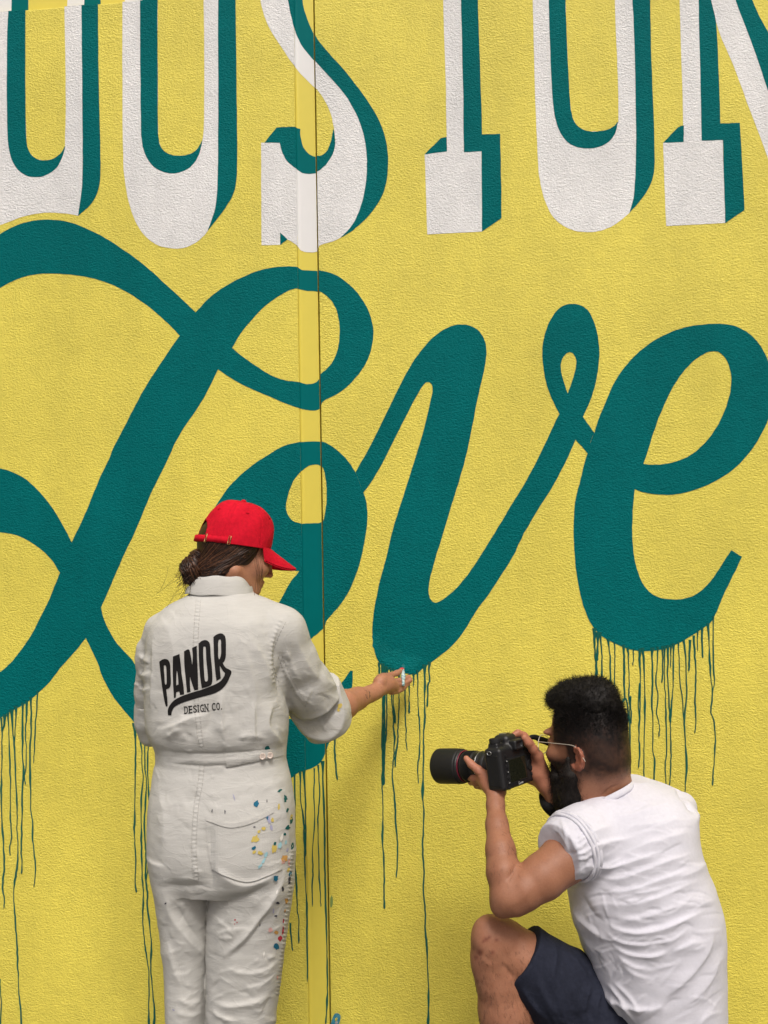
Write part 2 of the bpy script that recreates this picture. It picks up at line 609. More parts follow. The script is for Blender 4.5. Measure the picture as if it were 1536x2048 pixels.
# the smooth cover strip over the joint, rounded on its left, with a dark gap on its right
prof = []
for k in range(9):
    a = k/8*math.pi/2
    prof.append((XB0+.0003+(XB1-XB0-.0003)*(1-math.cos(a)), STRIP_Y*math.sin(a)))
prof += [(XG0-.0025, STRIP_Y), (XG0-.0007, STRIP_Y+.0007), (XG0, STRIP_Y+.0025), (XG0, .15), (XB0+.0003, .15)]
bm = bmesh.new()
lo_ = [bm.verts.new((x, y, GROUND_Z)) for x, y in prof]
hi_ = [bm.verts.new((x, y, 5.2)) for x, y in prof]
for i in range(len(prof)):
    j = (i+1) % len(prof)
    bm.faces.new((lo_[i], lo_[j], hi_[j], hi_[i]))
bm.faces.new(lo_); bm.faces.new(hi_[::-1])
bmesh.ops.recalc_face_normals(bm, faces=bm.faces)
sm_ = bpy.data.meshes.new('joint_strip'); bm.to_mesh(sm_); bm.free()
link('joint_strip', sm_, M_YEL_S, wall, False)
link('joint_backing', box_mesh('joint_backing', (XG0+.0005, .045, GROUND_Z), (XG1-.0005, .15, 5.2)), M_YEL_S, wall, False)

def on_wall(L):
    out = []
    for q in L:
        w = P(q[0], q[1], 0.0)
        out.append((w[0], w[2]))
    return np.array(out)

def rough_edge(L, amp=.25):
    L = np.asarray(L, float)
    k = len(L)
    t = rng.normal(0, 1, (k, 2))
    t = (t+np.roll(t, 1, 0)*.7+np.roll(t, -1, 0)*.7)
    return L+t*amp*.6

def strip_y(x):
    if x < XB0: return 0.0
    if x < XB1: return STRIP_Y*math.sin(math.acos(max(0, min(1, 1-(x-XB0)/(XB1-XB0)))))
    return STRIP_Y

def paint(name, loops_px, mats, lift, parent, amp=.24):
    """thin coat of paint that follows panel, strip and flashing"""
    loops = [on_wall(rough_edge(L, amp)) for L in loops_px]
    allp = np.concatenate(loops)
    z0, z1 = allp[:, 1].min()-.1, allp[:, 1].max()+.1
    x0, x1 = allp[:, 0].min()-.1, allp[:, 0].max()+.1
    cuts = [x for x in (XB0, XB0+.0025, XB0+.006, XB1, XG0, XG1) if x0 < x < x1]
    ex = [((x, z0), (x, z1)) for x in cuts]
    if z0 < ZTOP < z1: ex.append(((x0, ZTOP), (x1, ZTOP)))
    v, f = fill2d(loops, ex)
    cen = v[f].mean(1)
    V, F, MI, key = [], [], [], {}
    for t, (cx, cz) in zip(f, cen):
        if XG0 < cx < XG1: continue
        zone = 'r' if cx > XG1 else ('s' if cx > XB0 else ('f' if cz > ZTOP else 'l'))
        ids = []
        for i in t:
            k = (int(i), zone)
            if k not in key:
                x, z = v[i]
                y = {'r': 0.0, 'l': 0.0, 'f': FLASH_Y, 's': strip_y(x)}[zone]-lift
                key[k] = len(V); V.append((x, y, z))
            ids.append(key[k])
        a, b, c = (np.array(V[i]) for i in ids)
        if np.cross(b-a, c-a)[1] > 0: ids = ids[::-1]
        F.append(ids); MI.append(1 if zone in 'sf' else 0)
    me = mesh_np(name, V, F)
    o = link(name, me, mats[0], wall, False)
    me.materials.append(mats[1])
    me.polygons.foreach_set('material_index', np.array(MI, np.int32))
    if parent is not None:
        o.parent = parent; o.matrix_parent_inverse = Matrix.Identity(4)
    return o

TM, WM = (M_TEAL, M_TEAL_S), (M_WHT, M_WHT_S)
def Z(ox, oy, s, pts):
    return [((q[0]/s+ox), (q[1]/s+oy))+tuple(q[2:]) for q in pts]
def C1(*p): return Z(0, 0, 1.92, p)
def C2(*p): return Z(736, 0, 1.92, p)
def C3(*p): return Z(0, 420, 1.92, p)
def C4(*p): return Z(736, 500, 1.92, p)
def C5(*p): return Z(0, 860, 1.92, p)
def C6(*p): return Z(736, 960, 1.92, p)
def C7(*p): return Z(0, 1340, 1.92, p)
def loop(*segs, n=8):
    pts = [q for s in segs for q in s]
    L = cr(pts, n, True)
    fix = np.zeros(len(L), bool)
    for i, q in enumerate(pts):
        if len(q) == 3 and q[2] == 1: fix[i*n] = True
    for _ in range(14):                                  # a steady hand: long edges run smooth, corners stay
        a_, c_ = np.roll(L, 1, 0), np.roll(L, -1, 0)
        wa, wc = 1/(np.linalg.norm(L-a_, axis=1)+1e-6), 1/(np.linalg.norm(L-c_, axis=1)+1e-6)
        m_ = (a_*wa[:, None]+c_*wc[:, None])/(wa+wc)[:, None]
        L = np.where(fix[:, None], L, L+.5*(m_-L))
    return L

# ---- row of white block letters
letters = []
letters.append(('O', [loop(C1((-90, -60, 1), (316, -60, 1), (317, 300), (319, 560), (318, 690), (312, 760), (301, 828, 1), (270, 822), (190, 815), (100, 828), (0, 865), (-90, 905, 1))),
                      loop(C1((98, -60, 1), (98, 38), (98, 400), (101, 530), (108, 575), (130, 605), (165, 617), (205, 611), (235, 588), (250, 562, 1), (253, 400), (252, 250), (248, 20), (248, -60, 1)))],
                [[loop(C1((34, -60, 1), (32, 38), (28, 120), (27, 400), (30, 540), (40, 600), (65, 650), (100, 675), (140, 682), (180, 672), (215, 648), (240, 608), (250, 561, 1), (235, 588), (205, 611), (165, 617), (130, 605), (108, 575), (101, 530), (98, 400), (98, 38), (98, -60, 1)))],
                 [loop(C1((314, -60, 1), (314, 20), (315, 300), (318, 560), (317, 690), (311, 760), (300, 829, 1), (335, 800), (360, 770), (378, 730), (386, 680), (386, 600), (382, 400), (378, 200), (377, 20), (377, -60, 1)))]]))
letters.append(('U', [loop(C1((470, -60, 1), (470, 200), (471, 450), (473, 600), (480, 700), (500, 800), (530, 870), (570, 920), (620, 948), (680, 956), (730, 945), (775, 915), (798, 886, 1), (817, 840), (833, 780), (838, 700), (840, 500), (840, -60, 1))),
                      loop(C1((607, -60, 1), (605, 100), (606, 300), (607, 510), (615, 560), (635, 585), (665, 597), (700, 598), (735, 590), (760, 570), (777, 539, 1), (783, 500), (785, 300), (782, -60, 1)))],
                [[loop(C1((539, -60, 1), (538, 60), (540, 300), (541, 480), (547, 560), (565, 610), (595, 645), (630, 662), (665, 667), (700, 660), (735, 640), (760, 605), (772, 570), (778, 537, 1), (760, 570), (735, 590), (700, 598), (665, 597), (635, 585), (615, 560), (607, 510), (606, 300), (605, 100), (607, -60, 1)))],
                 [loop(C1((838, -60, 1), (838, 250), (838, 500), (836, 700), (830, 780), (815, 840), (797, 887, 1), (850, 820), (885, 770), (905, 720), (911, 650), (911, 500), (908, 300), (905, 0), (905, -60, 1)))]]))
Sr = [(1095, -60, 1), (1105, 0), (1120, 70), (1137, 130), (1160, 175), (1210, 235), (1270, 300), (1330, 370), (1370, 440), (1395, 510), (1407, 580), (1409, 660), (1400, 740), (1380, 810), (1350, 870), (1308, 913, 1)]
letters.append(('S', [loop(C1((995, -60, 1), (1000, 0), (1012, 55), (1040, 120), (1080, 180), (1132, 258), (1210, 335), (1230, 360), (1255, 400), (1275, 450), (1282, 490, 1), (1288, 540), (1283, 580), (1265, 615), (1240, 642), (1210, 660), (1165, 660), (1140, 645), (1110, 625), (1087, 590), (1075, 548, 1), (1003, 548, 1), (1003, 750), (1005, 942, 1), (1076, 940, 1), (1076, 893, 1), (1103, 920, 1), (1140, 940), (1150, 957), (1170, 965), (1219, 965), (1226, 941), (1270, 931), (1308, 913, 1)), C1(*[(q[0]+2, q[1])+q[2:] for q in Sr[::-1][1:]]))],
                [[loop(C1((1015, 548, 1), (1062, 490, 1), (1130, 487), (1151, 491, 1), (1155, 540), (1175, 580), (1205, 598), (1240, 596), (1265, 565), (1281, 492, 1), (1288, 540), (1283, 580), (1265, 615), (1240, 645), (1210, 663), (1165, 663), (1140, 648), (1110, 628), (1085, 590), (1075, 548, 1)))],
                 [loop(C1((1076, 892, 1), (1104, 920, 1), (1076, 941, 1)))],
                 [loop(C1(*Sr), C1((1345, 892), (1390, 855), (1440, 800), (1473, 740), (1488, 680), (1491, 610), (1483, 540), (1460, 470), (1420, 400), (1370, 330), (1310, 255), (1250, 190), (1205, 130), (1172, 50), (1160, 0), (1155, -60, 1)))]]))
letters.append(('T', [loop(C2((287, -60, 1), (290, 60), (298, 300), (303, 581, 1), (218, 593, 1), (222, 720), (228, 900, 1), (438, 889, 1), (436, 580, 1), (368, 584, 1), (368, 400), (364, 200), (357, -60, 1)))],
                [[loop(C2((217, 593, 1), (280, 530, 1), (302, 526, 1), (303, 582, 1)))],
                 [loop(C2((355, -60, 1), (362, 200), (366, 400), (368, 585, 1), (436, 581, 1), (437, 740), (438, 890, 1), (513, 838, 1), (511, 680), (508, 515, 1), (438, 516, 1), (432, 300), (425, 100), (420, -60, 1)))]]))
letters.append(('O', [loop(C2((631, -60, 1), (637, 200), (645, 450), (653, 640), (665, 720), (690, 800), (725, 850), (780, 883), (840, 893), (900, 885), (950, 862), (1004, 817, 1), (1022, 760), (1030, 650), (1030, 400), (1022, 100), (1014, -60, 1))),
                      loop(C2((758, -60, 1), (760, 80), (768, 250), (775, 380), (783, 445), (800, 480), (825, 498), (860, 506), (900, 503), (935, 492), (961, 469, 1), (960, 300), (953, 150), (946, -60, 1)))],
                [[loop(C2((692, -60, 1), (700, 200), (708, 380), (720, 460), (740, 515), (770, 550), (810, 568), (850, 571), (890, 565), (925, 545), (950, 512), (961, 467, 1), (935, 492), (900, 503), (860, 506), (825, 498), (800, 480), (783, 445), (775, 380), (768, 250), (760, 80), (758, -60, 1)))],
                 [loop(C2((1011, -60, 1), (1020, 100), (1028, 400), (1028, 650), (1020, 760), (1003, 819, 1), (1050, 765), (1080, 720), (1098, 670), (1101, 600), (1095, 400), (1086, 150), (1083, -60, 1)))]]))
letters.append(('N', [loop(C2((1194, -60, 1), (1203, 200), (1212, 545, 1), (1133, 549, 1), (1138, 700), (1145, 868, 1), (1372, 856, 1), (1362, 537, 1), (1282, 540, 1), (1278, 300), (1270, -60, 1))),
                      loop(C2((1300, -60, 1), (1318, 0), (1345, 120), (1400, 240), (1450, 380), (1500, 510), (1536, 610), (1620, 840, 1), (1720, 840, 1), (1580, 470), (1538, 350), (1492, 210), (1442, 80), (1392, -60, 1)))],
                [[loop(C2((1133, 549, 1), (1190, 490, 1), (1203, 483), (1213, 483, 1), (1212, 546, 1)))],
                 [loop(C2((1268, -60, 1), (1276, 300), (1282, 541, 1), (1362, 538, 1), (1367, 700), (1372, 857, 1), (1446, 806, 1), (1437, 640), (1428, 472, 1), (1353, 474, 1), (1345, 250), (1338, 90), (1319, 8), (1301, -60, 1)))],
                 [loop(C2((1389, -60, 1), (1440, 80), (1490, 210), (1536, 350), (1580, 470), (1720, 840, 1), (1760, 840, 1), (1640, 330), (1530, 112), (1500, 60), (1468, -20), (1455, -60, 1)))]]))
for ch, face, shades in letters:
    fo = paint('block_letter', face, WM, .0006, None)
    for sh in shades:
        paint('letter_shade', sh, TM, .0010, fo)

# ---- the script word
L_out = loop(C3((-110, 165), (0, 92), (60, 60), (120, 42), (190, 36), (260, 45), (330, 70), (400, 105), (470, 150), (540, 200), (600, 252), (680, 325), (752, 393, 1),
                (800, 340), (860, 295), (930, 258), (1000, 230), (1070, 218), (1140, 217), (1160, 229), (1225, 231), (1280, 245), (1330, 275), (1375, 320), (1410, 375), (1430, 430), (1434, 480), (1425, 540), (1405, 590), (1370, 640), (1320, 690), (1280, 715), (1238, 735), (1228, 764), (1190, 768), (1155, 762), (1100, 745), (1040, 718), (960, 685), (890, 648), (837, 612, 1),
                (800, 690), (760, 760), (710, 830), (670, 900), (640, 970)),
             C5((600, 200), (560, 290), (520, 390), (480, 470), (450, 540), (420, 610), (388, 682, 1), (400, 730), (430, 790), (470, 845), (518, 893)),
             [(292, 1372), (330, 1402), (380, 1425), (450, 1440), (520, 1444), (572, 1437), (594, 1438), (625, 1432), (655, 1405), (679, 1372), (701, 1341, 1), (705.5, 1342, 1), (705, 1374), (699, 1404), (687, 1439), (673, 1464), (660, 1480), (648, 1513), (640, 1526), (625, 1537), (611, 1541), (599, 1544), (590, 1550), (583, 1556), (560, 1561), (500, 1566), (440, 1562), (400, 1553), (360, 1534), (334, 1515), (318, 1500)],
             C7((560, 255), (525, 210), (480, 160), (440, 110), (410, 60), (383, 0)),
             C5((380, 905), (350, 840), (329, 798, 1), (290, 850), (230, 915)),
             C7((190, 48), (145, 90), (100, 128), (60, 150), (30, 165), (0, 186), (-90, 225)),
             C5((-260, 1130), (-400, 960), (-460, 720), (-440, 480), (-330, 270), (-170, 165), (-60, 142), (0, 147), (45, 160), (95, 185), (140, 225), (180, 270), (215, 320), (250, 380), (275, 431, 1), (310, 360), (345, 280), (380, 190), (410, 130), (440, 60)),
             C3((500, 790), (540, 710), (590, 630), (640, 555), (690, 482, 1), (640, 430), (580, 378), (520, 335), (460, 300), (400, 275), (340, 258), (270, 248), (190, 243), (120, 250), (60, 268), (0, 300), (-70, 352), (-120, 430), (-150, 520), (-210, 560), (-270, 520), (-280, 420), (-220, 280)))
L_in = loop(C3((892, 530, 1), (920, 480), (960, 430), (1010, 375), (1060, 338), (1110, 308), (1145, 301), (1185, 309), (1226, 310), (1260, 335), (1285, 365), (1300, 410), (1305, 470), (1298, 530), (1280, 580), (1250, 615), (1232, 627), (1218, 657), (1185, 668), (1152, 661), (1100, 655), (1050, 640), (1000, 610), (940, 570)))
o_out = loop(C5((1235, 42), (1150, 46), (1090, 60), (1030, 95), (970, 135), (910, 185), (870, 230), (830, 290), (795, 350), (772, 410), (752, 470), (735, 560), (722, 640), (715, 740), (720, 800), (760, 880), (840, 930), (940, 935), (1060, 900), (1178, 814), (1205, 793), (1247, 756), (1253, 730), (1300, 682), (1345, 610), (1380, 520), (1400, 430), (1411, 350), (1410, 290), (1396, 240, 1), (1365, 163, 1), (1345, 130), (1310, 90), (1270, 60)))
o_in = loop(C5((1200, 130), (1165, 148), (1130, 190), (1110, 235), (1098, 290), (1103, 322), (1125, 350), (1160, 360), (1200, 357), (1238, 354), (1246, 330), (1255, 260), (1253, 200), (1246, 165), (1237, 138)))
o_in2 = loop(C5((1150, 541, 1), (1100, 540), (1035, 526), (960, 532), (880, 560), (830, 620), (805, 700), (815, 780), (860, 815), (930, 800), (1010, 745), (1065, 676), (1110, 590)))
v_out = loop([(711, 944, 1)], C4((0, 770), (60, 650), (120, 525), (160, 450), (200, 390), (250, 335), (300, 300), (350, 284), (400, 293), (435, 320), (455, 365), (453, 420), (440, 490), (420, 570), (400, 680), (380, 780), (355, 870), (330, 950)),
             C6((320, 100), (290, 200), (265, 280), (245, 350), (233, 410), (236, 450), (250, 469), (268, 470), (300, 450), (340, 415), (390, 355), (430, 295), (470, 230), (510, 165), (560, 80)),
             C4((588, 920), (650, 808), (700, 700), (735, 630, 1), (715, 590), (690, 530), (675, 470), (669, 400), (672, 350), (690, 290), (715, 245), (745, 215), (785, 206), (825, 215), (855, 245), (875, 300), (886, 350), (889, 400), (883, 460), (870, 530), (845, 600), (825, 640, 1), (850, 675), (869, 702, 1), (852, 742), (843, 781, 1), (797, 728, 1), (770, 790), (730, 870), (690, 940)),
             C6((660, 100), (620, 170), (595, 210), (560, 290), (520, 350), (470, 430), (410, 510), (370, 580), (320, 640), (270, 680), (215, 720), (183, 748), (165, 746), (150, 743), (112, 738), (78, 728), (44, 706), (25, 658), (17, 600), (18, 540), (28, 470), (45, 390), (65, 320), (90, 210), (120, 110)),
             C4((150, 900), (185, 790), (215, 690), (235, 600), (247, 550), (247, 520), (232, 506), (215, 515), (195, 545), (150, 630), (110, 710), (70, 790), (20, 880)), [(727, 985, 1)])
v_in = loop(C4((767, 551, 1), (750, 500), (740, 460), (742, 430), (755, 403), (775, 391), (792, 402), (800, 425), (797, 455), (785, 500)))
e_out = loop(C4((869, 702, 1), (885, 650), (910, 590), (945, 510), (985, 450), (1040, 390), (1110, 340), (1180, 308), (1250, 290), (1320, 284), (1390, 287), (1440, 305), (1480, 335), (1515, 380), (1538, 430), (1557, 500), (1560, 560), (1545, 630), (1510, 710), (1460, 785), (1400, 845), (1330, 890), (1260, 920), (1190, 938), (1120, 940), (1060, 932), (1024, 918, 1)),
             C6((1019, 90), (1015, 160), (1015, 230), (1022, 300), (1035, 350), (1055, 400), (1085, 435), (1120, 452), (1165, 458), (1210, 457), (1260, 440), (1300, 405), (1340, 355), (1370, 305), (1395, 269, 1), (1436, 295, 1), (1400, 370), (1370, 430), (1345, 490), (1328, 530), (1310, 553), (1275, 577), (1235, 602), (1190, 628), (1130, 652), (1070, 657), (1010, 652), (960, 634), (905, 605), (865, 568), (840, 520), (820, 460), (805, 390), (795, 310), (790, 230), (790, 150), (797, 70)),
             C4((815, 890), (830, 820), (843, 781, 1), (852, 742)))
e_in = loop(C4((1058, 821, 1), (1075, 770), (1100, 690), (1130, 610), (1160, 545), (1200, 480), (1245, 430), (1290, 398), (1330, 387), (1360, 400), (1385, 440), (1396, 500), (1385, 570), (1360, 640), (1320, 710), (1265, 770), (1210, 803), (1150, 820), (1100, 825)))
L_in2 = loop(C5((230, 548, 1), (210, 600), (190, 650), (160, 710), (125, 780), (85, 840), (45, 890), (0, 930), (-70, 955), (-170, 910), (-240, 780), (-240, 600), (-170, 460), (-70, 395), (0, 392), (60, 402), (110, 425), (160, 460), (200, 500)))
paint('script_letter', [L_out, L_in, L_in2], TM, .0006, None)
paint('script_letter', [o_out, o_in, o_in2], TM, .0007, None)
paint('script_letter', [v_out, v_in], TM, .0008, None)
paint('script_letter', [e_out, e_in], TM, .0009, None)

M_FRESH = wall_paint('fresh_teal_paint', (.001, .175, .178), rough=.5, vary=.20, spec=.07)
paint('fresh_paint', [loop([(746, 1252), (750, 1274), (754, 1264), (762, 1290), (772, 1280), (784, 1302), (800, 1294), (812, 1312), (830, 1306), (846, 1322), (832, 1334), (826, 1342), (806, 1341), (786, 1334), (766, 1324), (753, 1310), (746, 1290)])], (M_FRESH, M_FRESH),   .0012, None, 1.0)
# ---- runs of paint: (points in a zoom, width px, zoom)
Da = (0, 1340, 4.452); Db = (0, 1700, 4.655); Dc = (730, 1320, 8.535); Dd = (730, 1540, 4.03)
De = (1280, 1260, 5.6875); Df = (1170, 1260, 10.24); Dg = (560, 1500, 3.737); Dh = (1036, 1330, 3.072)
def z(q, pts): return Z(q[0], q[1], q[2], pts)
drips = [
 (z(Da, [(12, 425), (20, 560), (18, 800), (14, 1000), (12, 1200), (25, 1450), (35, 1650), (38, 1800)])+z(Db, [(30, 250), (28, 370), (42, 450), (36, 545)]), 3.6),
 (z(Da, [(45, 395), (38, 480), (22, 550)]), 3),
 (z(Da, [(70, 380), (80, 560), (88, 800), (95, 1000), (92, 1250), (100, 1400), (105, 1500), (88, 1580), (92, 1650)]), 3.2),
 (z(Da, [(103, 350), (115, 550), (130, 700), (140, 950), (150, 1150), (155, 1300), (150, 1400), (160, 1550)])+z(Db, [(165, 100), (150, 230), (135, 300), (128, 430), (140, 600), (150, 750), (160, 870), (162, 1000), (170, 1150), (175, 1300), (190, 1450), (200, 1640)]), 3.4),
 (z(Da, [(143, 320), (140, 480), (130, 645)]), 3),
 (z(Da, [(202, 290), (203, 550), (200, 750), (210, 900), (200, 1100), (197, 1400), (188, 1600), (197, 1700), (193, 1815)]), 3.4),
 (z(Da, [(238, 275), (235, 450), (228, 560), (235, 700), (228, 900), (218, 950), (228, 1020)]), 3),
 (z(Da, [(278, 240), (278, 500), (268, 750), (272, 1000), (275, 1250), (290, 1330), (292, 1500), (308, 1650), (316, 1780), (303, 1935)]), 3.4),
 (z(Da, [(334, 185), (328, 350), (315, 500), (310, 650), (300, 830)]), 3),
 (z(Db, [(-2, 1200), (10, 1400), (5, 1640)]), 3.2),
 (z(Da, [(1190, 470), (1205, 600), (1208, 800), (1203, 1000), (1200, 1300), (1195, 1450), (1205, 1600), (1210, 1750), (1205, 1900), (1218, 1980)]), 3.6),
 (z(Da, [(1214, 490), (1208, 610)]), 3),
 (z(Da, [(1240, 560), (1262, 700), (1265, 850), (1275, 950), (1258, 1150), (1260, 1350), (1258, 1500)])+z(Db, [(1320, 0), (1325, 250), (1335, 400), (1330, 650), (1345, 850), (1360, 950), (1385, 1150), (1385, 1500), (1390, 1640)]), 3.4),
 (z(Da, [(1290, 560), (1290, 850), (1305, 1000), (1295, 1200), (1285, 1350), (1295, 1550), (1300, 1650), (1296, 1870)]), 3.4),
 (z(Da, [(1328, 590), (1315, 850), (1325, 1100), (1335, 1250), (1330, 1450), (1325, 1700), (1302, 1860)])+z(Db, [(1358, 290), (1375, 400), (1370, 500), (1395, 700), (1410, 900), (1405, 1080), (1415, 1250), (1430, 1400), (1440, 1500), (1435, 1640)]), 3.6),
 (z(Dc, [(240, 40), (246, 150), (250, 300)]), 3.4), (z(Dc, [(285, 50), (290, 250)]), 3),
 (z(Dc, [(312, 60), (308, 700), (300, 1000), (295, 1400), (297, 1750)])+z(Dd, [(137, 110), (143, 200), (145, 400), (140, 540), (150, 700), (155, 900), (153, 1000), (158, 1120)]), 3.8),
 (z(Dc, [(345, 100), (335, 690), (330, 1000), (325, 1400), (320, 1750)])+z(Dd, [(150, 0), (150, 122)]), 4.2),
 (z(Dc, [(385, 120), (370, 690), (372, 1000), (360, 1300), (345, 1500), (335, 1800)]), 3.4),
 (z(Dc, [(440, 130), (455, 690), (475, 850), (490, 1000), (485, 1150), (505, 1300), (500, 1500), (495, 1650), (480, 1750), (475, 1850)])+z(Dd, [(222, 0), (220, 60), (235, 200), (245, 330), (248, 430), (260, 560), (262, 700), (252, 870)]), 4.0),
 (z(Dc, [(490, 140), (485, 720), (500, 900), (515, 1080)]), 3.6),
 (z(Dc, [(585, 180), (580, 600), (580, 800), (570, 1000), (560, 1200), (565, 1320), (540, 1500), (520, 1750), (517, 1830)]), 3.4),
 (z(Dc, [(672, 250), (680, 520), (688, 800), (690, 1000), (705, 1200), (700, 1350), (710, 1430), (720, 1550)]), 3.4),
 (z(Dc, [(752, 240), (755, 380), (755, 700), (750, 912)]), 3.6),
 (z(Dc, [(830, 225), (832, 300), (828, 450)]), 3),
 (z(Dc, [(893, 165), (900, 450), (903, 650), (915, 880), (930, 1080), (935, 1300), (930, 1600), (910, 1750), (895, 1880)])+z(Dd, [(425, 0), (430, 110)]), 3.2),
 (z(Dc, [(1018, 75), (1020, 600), (1018, 800), (1022, 1000), (1005, 1200), (1003, 1500), (995, 1800)])+z(Dd, [(470, 0), (465, 230), (475, 330), (470, 500), (465, 620), (475, 800), (470, 1000), (485, 1100), (485, 1280), (500, 1430), (505, 1600), (512, 1750), (512, 1900), (510, 2060)]), 4.0),
 (z(Dc, [(1102, 25), (1095, 200), (1105, 350), (1075, 420), (1070, 600), (1062, 800)]), 3.2),
 (z(Dg, [(110, 180), (112, 400), (108, 600), (112, 800), (122, 1000), (128, 1150), (130, 1200), (140, 1260), (140, 1445)]), 3.6),
 (z(Dg, [(152, 155), (155, 370), (175, 520), (183, 640), (185, 790), (190, 1000), (200, 1150), (203, 1400), (205, 1735)]), 3.4),
 (z(Dg, [(178, 150), (190, 400), (192, 600), (190, 795)]), 3.2),
 (z(Dg, [(253, 140), (252, 300), (255, 560), (240, 790), (243, 900), (238, 1000), (240, 1178)]), 2.8),
 (z(Dg, [(283, 115), (284, 160), (295, 330), (282, 500), (285, 700), (290, 940), (300, 1100), (302, 1178)]), 2.8),
 (z(Dg, [(315, 85), (322, 350), (330, 600), (332, 900), (338, 1150), (345, 1350), (350, 1550), (352, 1750), (347, 1900), (340, 2060)]), 4.0),
 (z(Dg, [(75, 1290), (85, 1400), (95, 1500)]), 3),
 ([(669.6, 1464)]+z(Dg, [(410, 30), (415, 100), (428, 225)]), 3),
 (z(Df, [(190, -40), (195, 300), (205, 520), (230, 700), (230, 1000)]), 4.2),
 (z(Df, [(262, 40), (262, 300), (245, 520), (235, 640)]), 5.5), (z(Df, [(310, 80), (330, 300), (345, 560), (345, 1000)]), 3.6),
 (z(Df, [(470, 180), (500, 420), (515, 600), (525, 1100)]), 3.6),
 (z(Df, [(608, 240), (612, 500), (610, 700), (600, 1250)]), 2.8),
 (z(Df, [(790, 300), (800, 600), (800, 800), (800, 1100), (812, 1300), (808, 1450)]), 4.4), (z(Df, [(808, 1400), (770, 1470), (735, 1540)]), 3.4),
 (z(Df, [(815, 1380), (850, 1440), (870, 1520), (880, 1700), (875, 1885)]), 3.2),
 (z(Df, [(880, 360), (885, 560), (900, 800), (905, 1100), (895, 1350), (912, 1500), (950, 1700), (942, 1900)])+z(Dh, [(690, 200), (688, 400), (690, 600), (690, 700)]), 2.8),
 (z(Df, [(985, 380), (990, 560), (978, 725)]), 3),
 (z(Df, [(1125, 380), (1120, 600), (1130, 800), (1130, 1400), (1110, 1800)])+z(Dh, [(745, 120), (748, 300), (742, 450), (748, 520), (738, 635)]), 3.6),
 (z(De, [(30, 200), (42, 330), (45, 450), (55, 800), (50, 1100), (45, 1350), (45, 1500), (40, 1720)]), 3.6),
 (z(De, [(138, 200), (142, 600), (135, 850), (145, 1000), (145, 1350), (165, 1480), (155, 1760)]), 3.6),
 (z(De, [(202, 190), (195, 400), (180, 590), (205, 750), (190, 940), (215, 1050), (222, 1120), (213, 1215)]), 2.8),
 (z(De, [(255, 180), (258, 480), (245, 600)]), 3),
 (z(De, [(278, 180), (280, 600), (290, 780), (298, 1050), (300, 1400), (285, 1530), (300, 1800)]), 3.0),
 (z(De, [(315, 170), (315, 500), (330, 850), (345, 1060)]), 3),
 (z(De, [(350, 170), (348, 430)]), 2.6),
 (z(De, [(382, 150), (380, 500), (365, 750), (350, 1000), (345, 1110), (352, 1300), (350, 1500), (345, 1650), (330, 1800)]), 3.6),
 (z(De, [(436, 130), (445, 350), (455, 600), (480, 750), (490, 950), (505, 1045)]), 2.8),
 (z(De, [(495, 110), (520, 300), (525, 550), (530, 750), (505, 1000), (510, 1150), (520, 1350), (530, 1550), (515, 1750), (512, 1960)]), 3.4),
 (z(De, [(568, 110), (560, 350), (555, 470)]), 3.6),
 (z(De, [(612, 60), (620, 260), (635, 400), (635, 600), (625, 800), (635, 930), (635, 1050), (623, 1175)]), 3.6),
 (z(De, [(655, 0), (655, 240)]), 3), (z(De, [(705, -30), (708, 200), (713, 318)]), 3),
 (z(De, [(772, -80), (795, 350), (800, 500), (820, 650), (820, 800), (805, 930), (830, 1000), (850, 1120), (855, 1250), (845, 1450), (830, 1650), (825, 1770)]), 3.4),
 (z(De, [(832, -160), (835, 400), (845, 600), (822, 720)]), 3.2),
]
M_DRIP, _n, _l, _b = mat('wet_teal_drip')
_b.inputs['Base Color'].default_value = (.003, .112, .088, 1); _b.inputs['Roughness'].default_value = .3
for pts, w in drips:
    L = cr(pts, 9)
    L[:, 0] += np.convolve(rng.normal(0, .5, len(L)), [.3, .4, .3], 'same')
    s = np.concatenate([[0], np.cumsum(np.hypot(*np.diff(L, axis=0).T))])
    wd = w*(.82+.24*np.interp(s, np.arange(0, s[-1]+40, 23), rng.normal(0, 1, len(np.arange(0, s[-1]+40, 23)))))
    wd = np.maximum(wd, w*.55)*(1+1.3*np.exp(-s/9))
    wd *= np.where(s > s[-1]-16, 1.12, 1)*np.sqrt(np.clip((s[-1]-s)/2.5+.1, 0, 1))
    V, F = [], []
    for (x, y), h in zip(L, wd):
        row = []
        for k, up in ((-.5, .0010), (-.3, .0021), (.0, .0028), (.3, .0021), (.5, .0010)):
            q = P(x+k*h, y, 0.0)
            if XG0-.002 < q[0] < XG1: q[0] = XG0-.002
            yy = strip_y(q[0]) if q[0] < XG1-.0001 and q[0] > XB0 else 0.0
            row.append((q[0], yy-up, q[2]))
        V += row
    for i in range(len(L)-1):
        for k in range(4):
            a = i*5+k
            F.append((a, a+5, a+6, a+1))
    link('paint_drip', mesh_np('paint_drip', V, np.array(F)), M_DRIP, wall)
# a dab of green on the panel edge
dab = [(661, 1795), (664, 1790), (666, 1800), (665, 1812), (661, 1815)]
paint('paint_dab', [loop(dab)], (mat('x')[0],)*2, .002, None)
bpy.data.objects['paint_dab'].data.materials[0].node_tree.nodes['Principled BSDF'].inputs['Base Color'].default_value = (.22, .32, .09, 1)

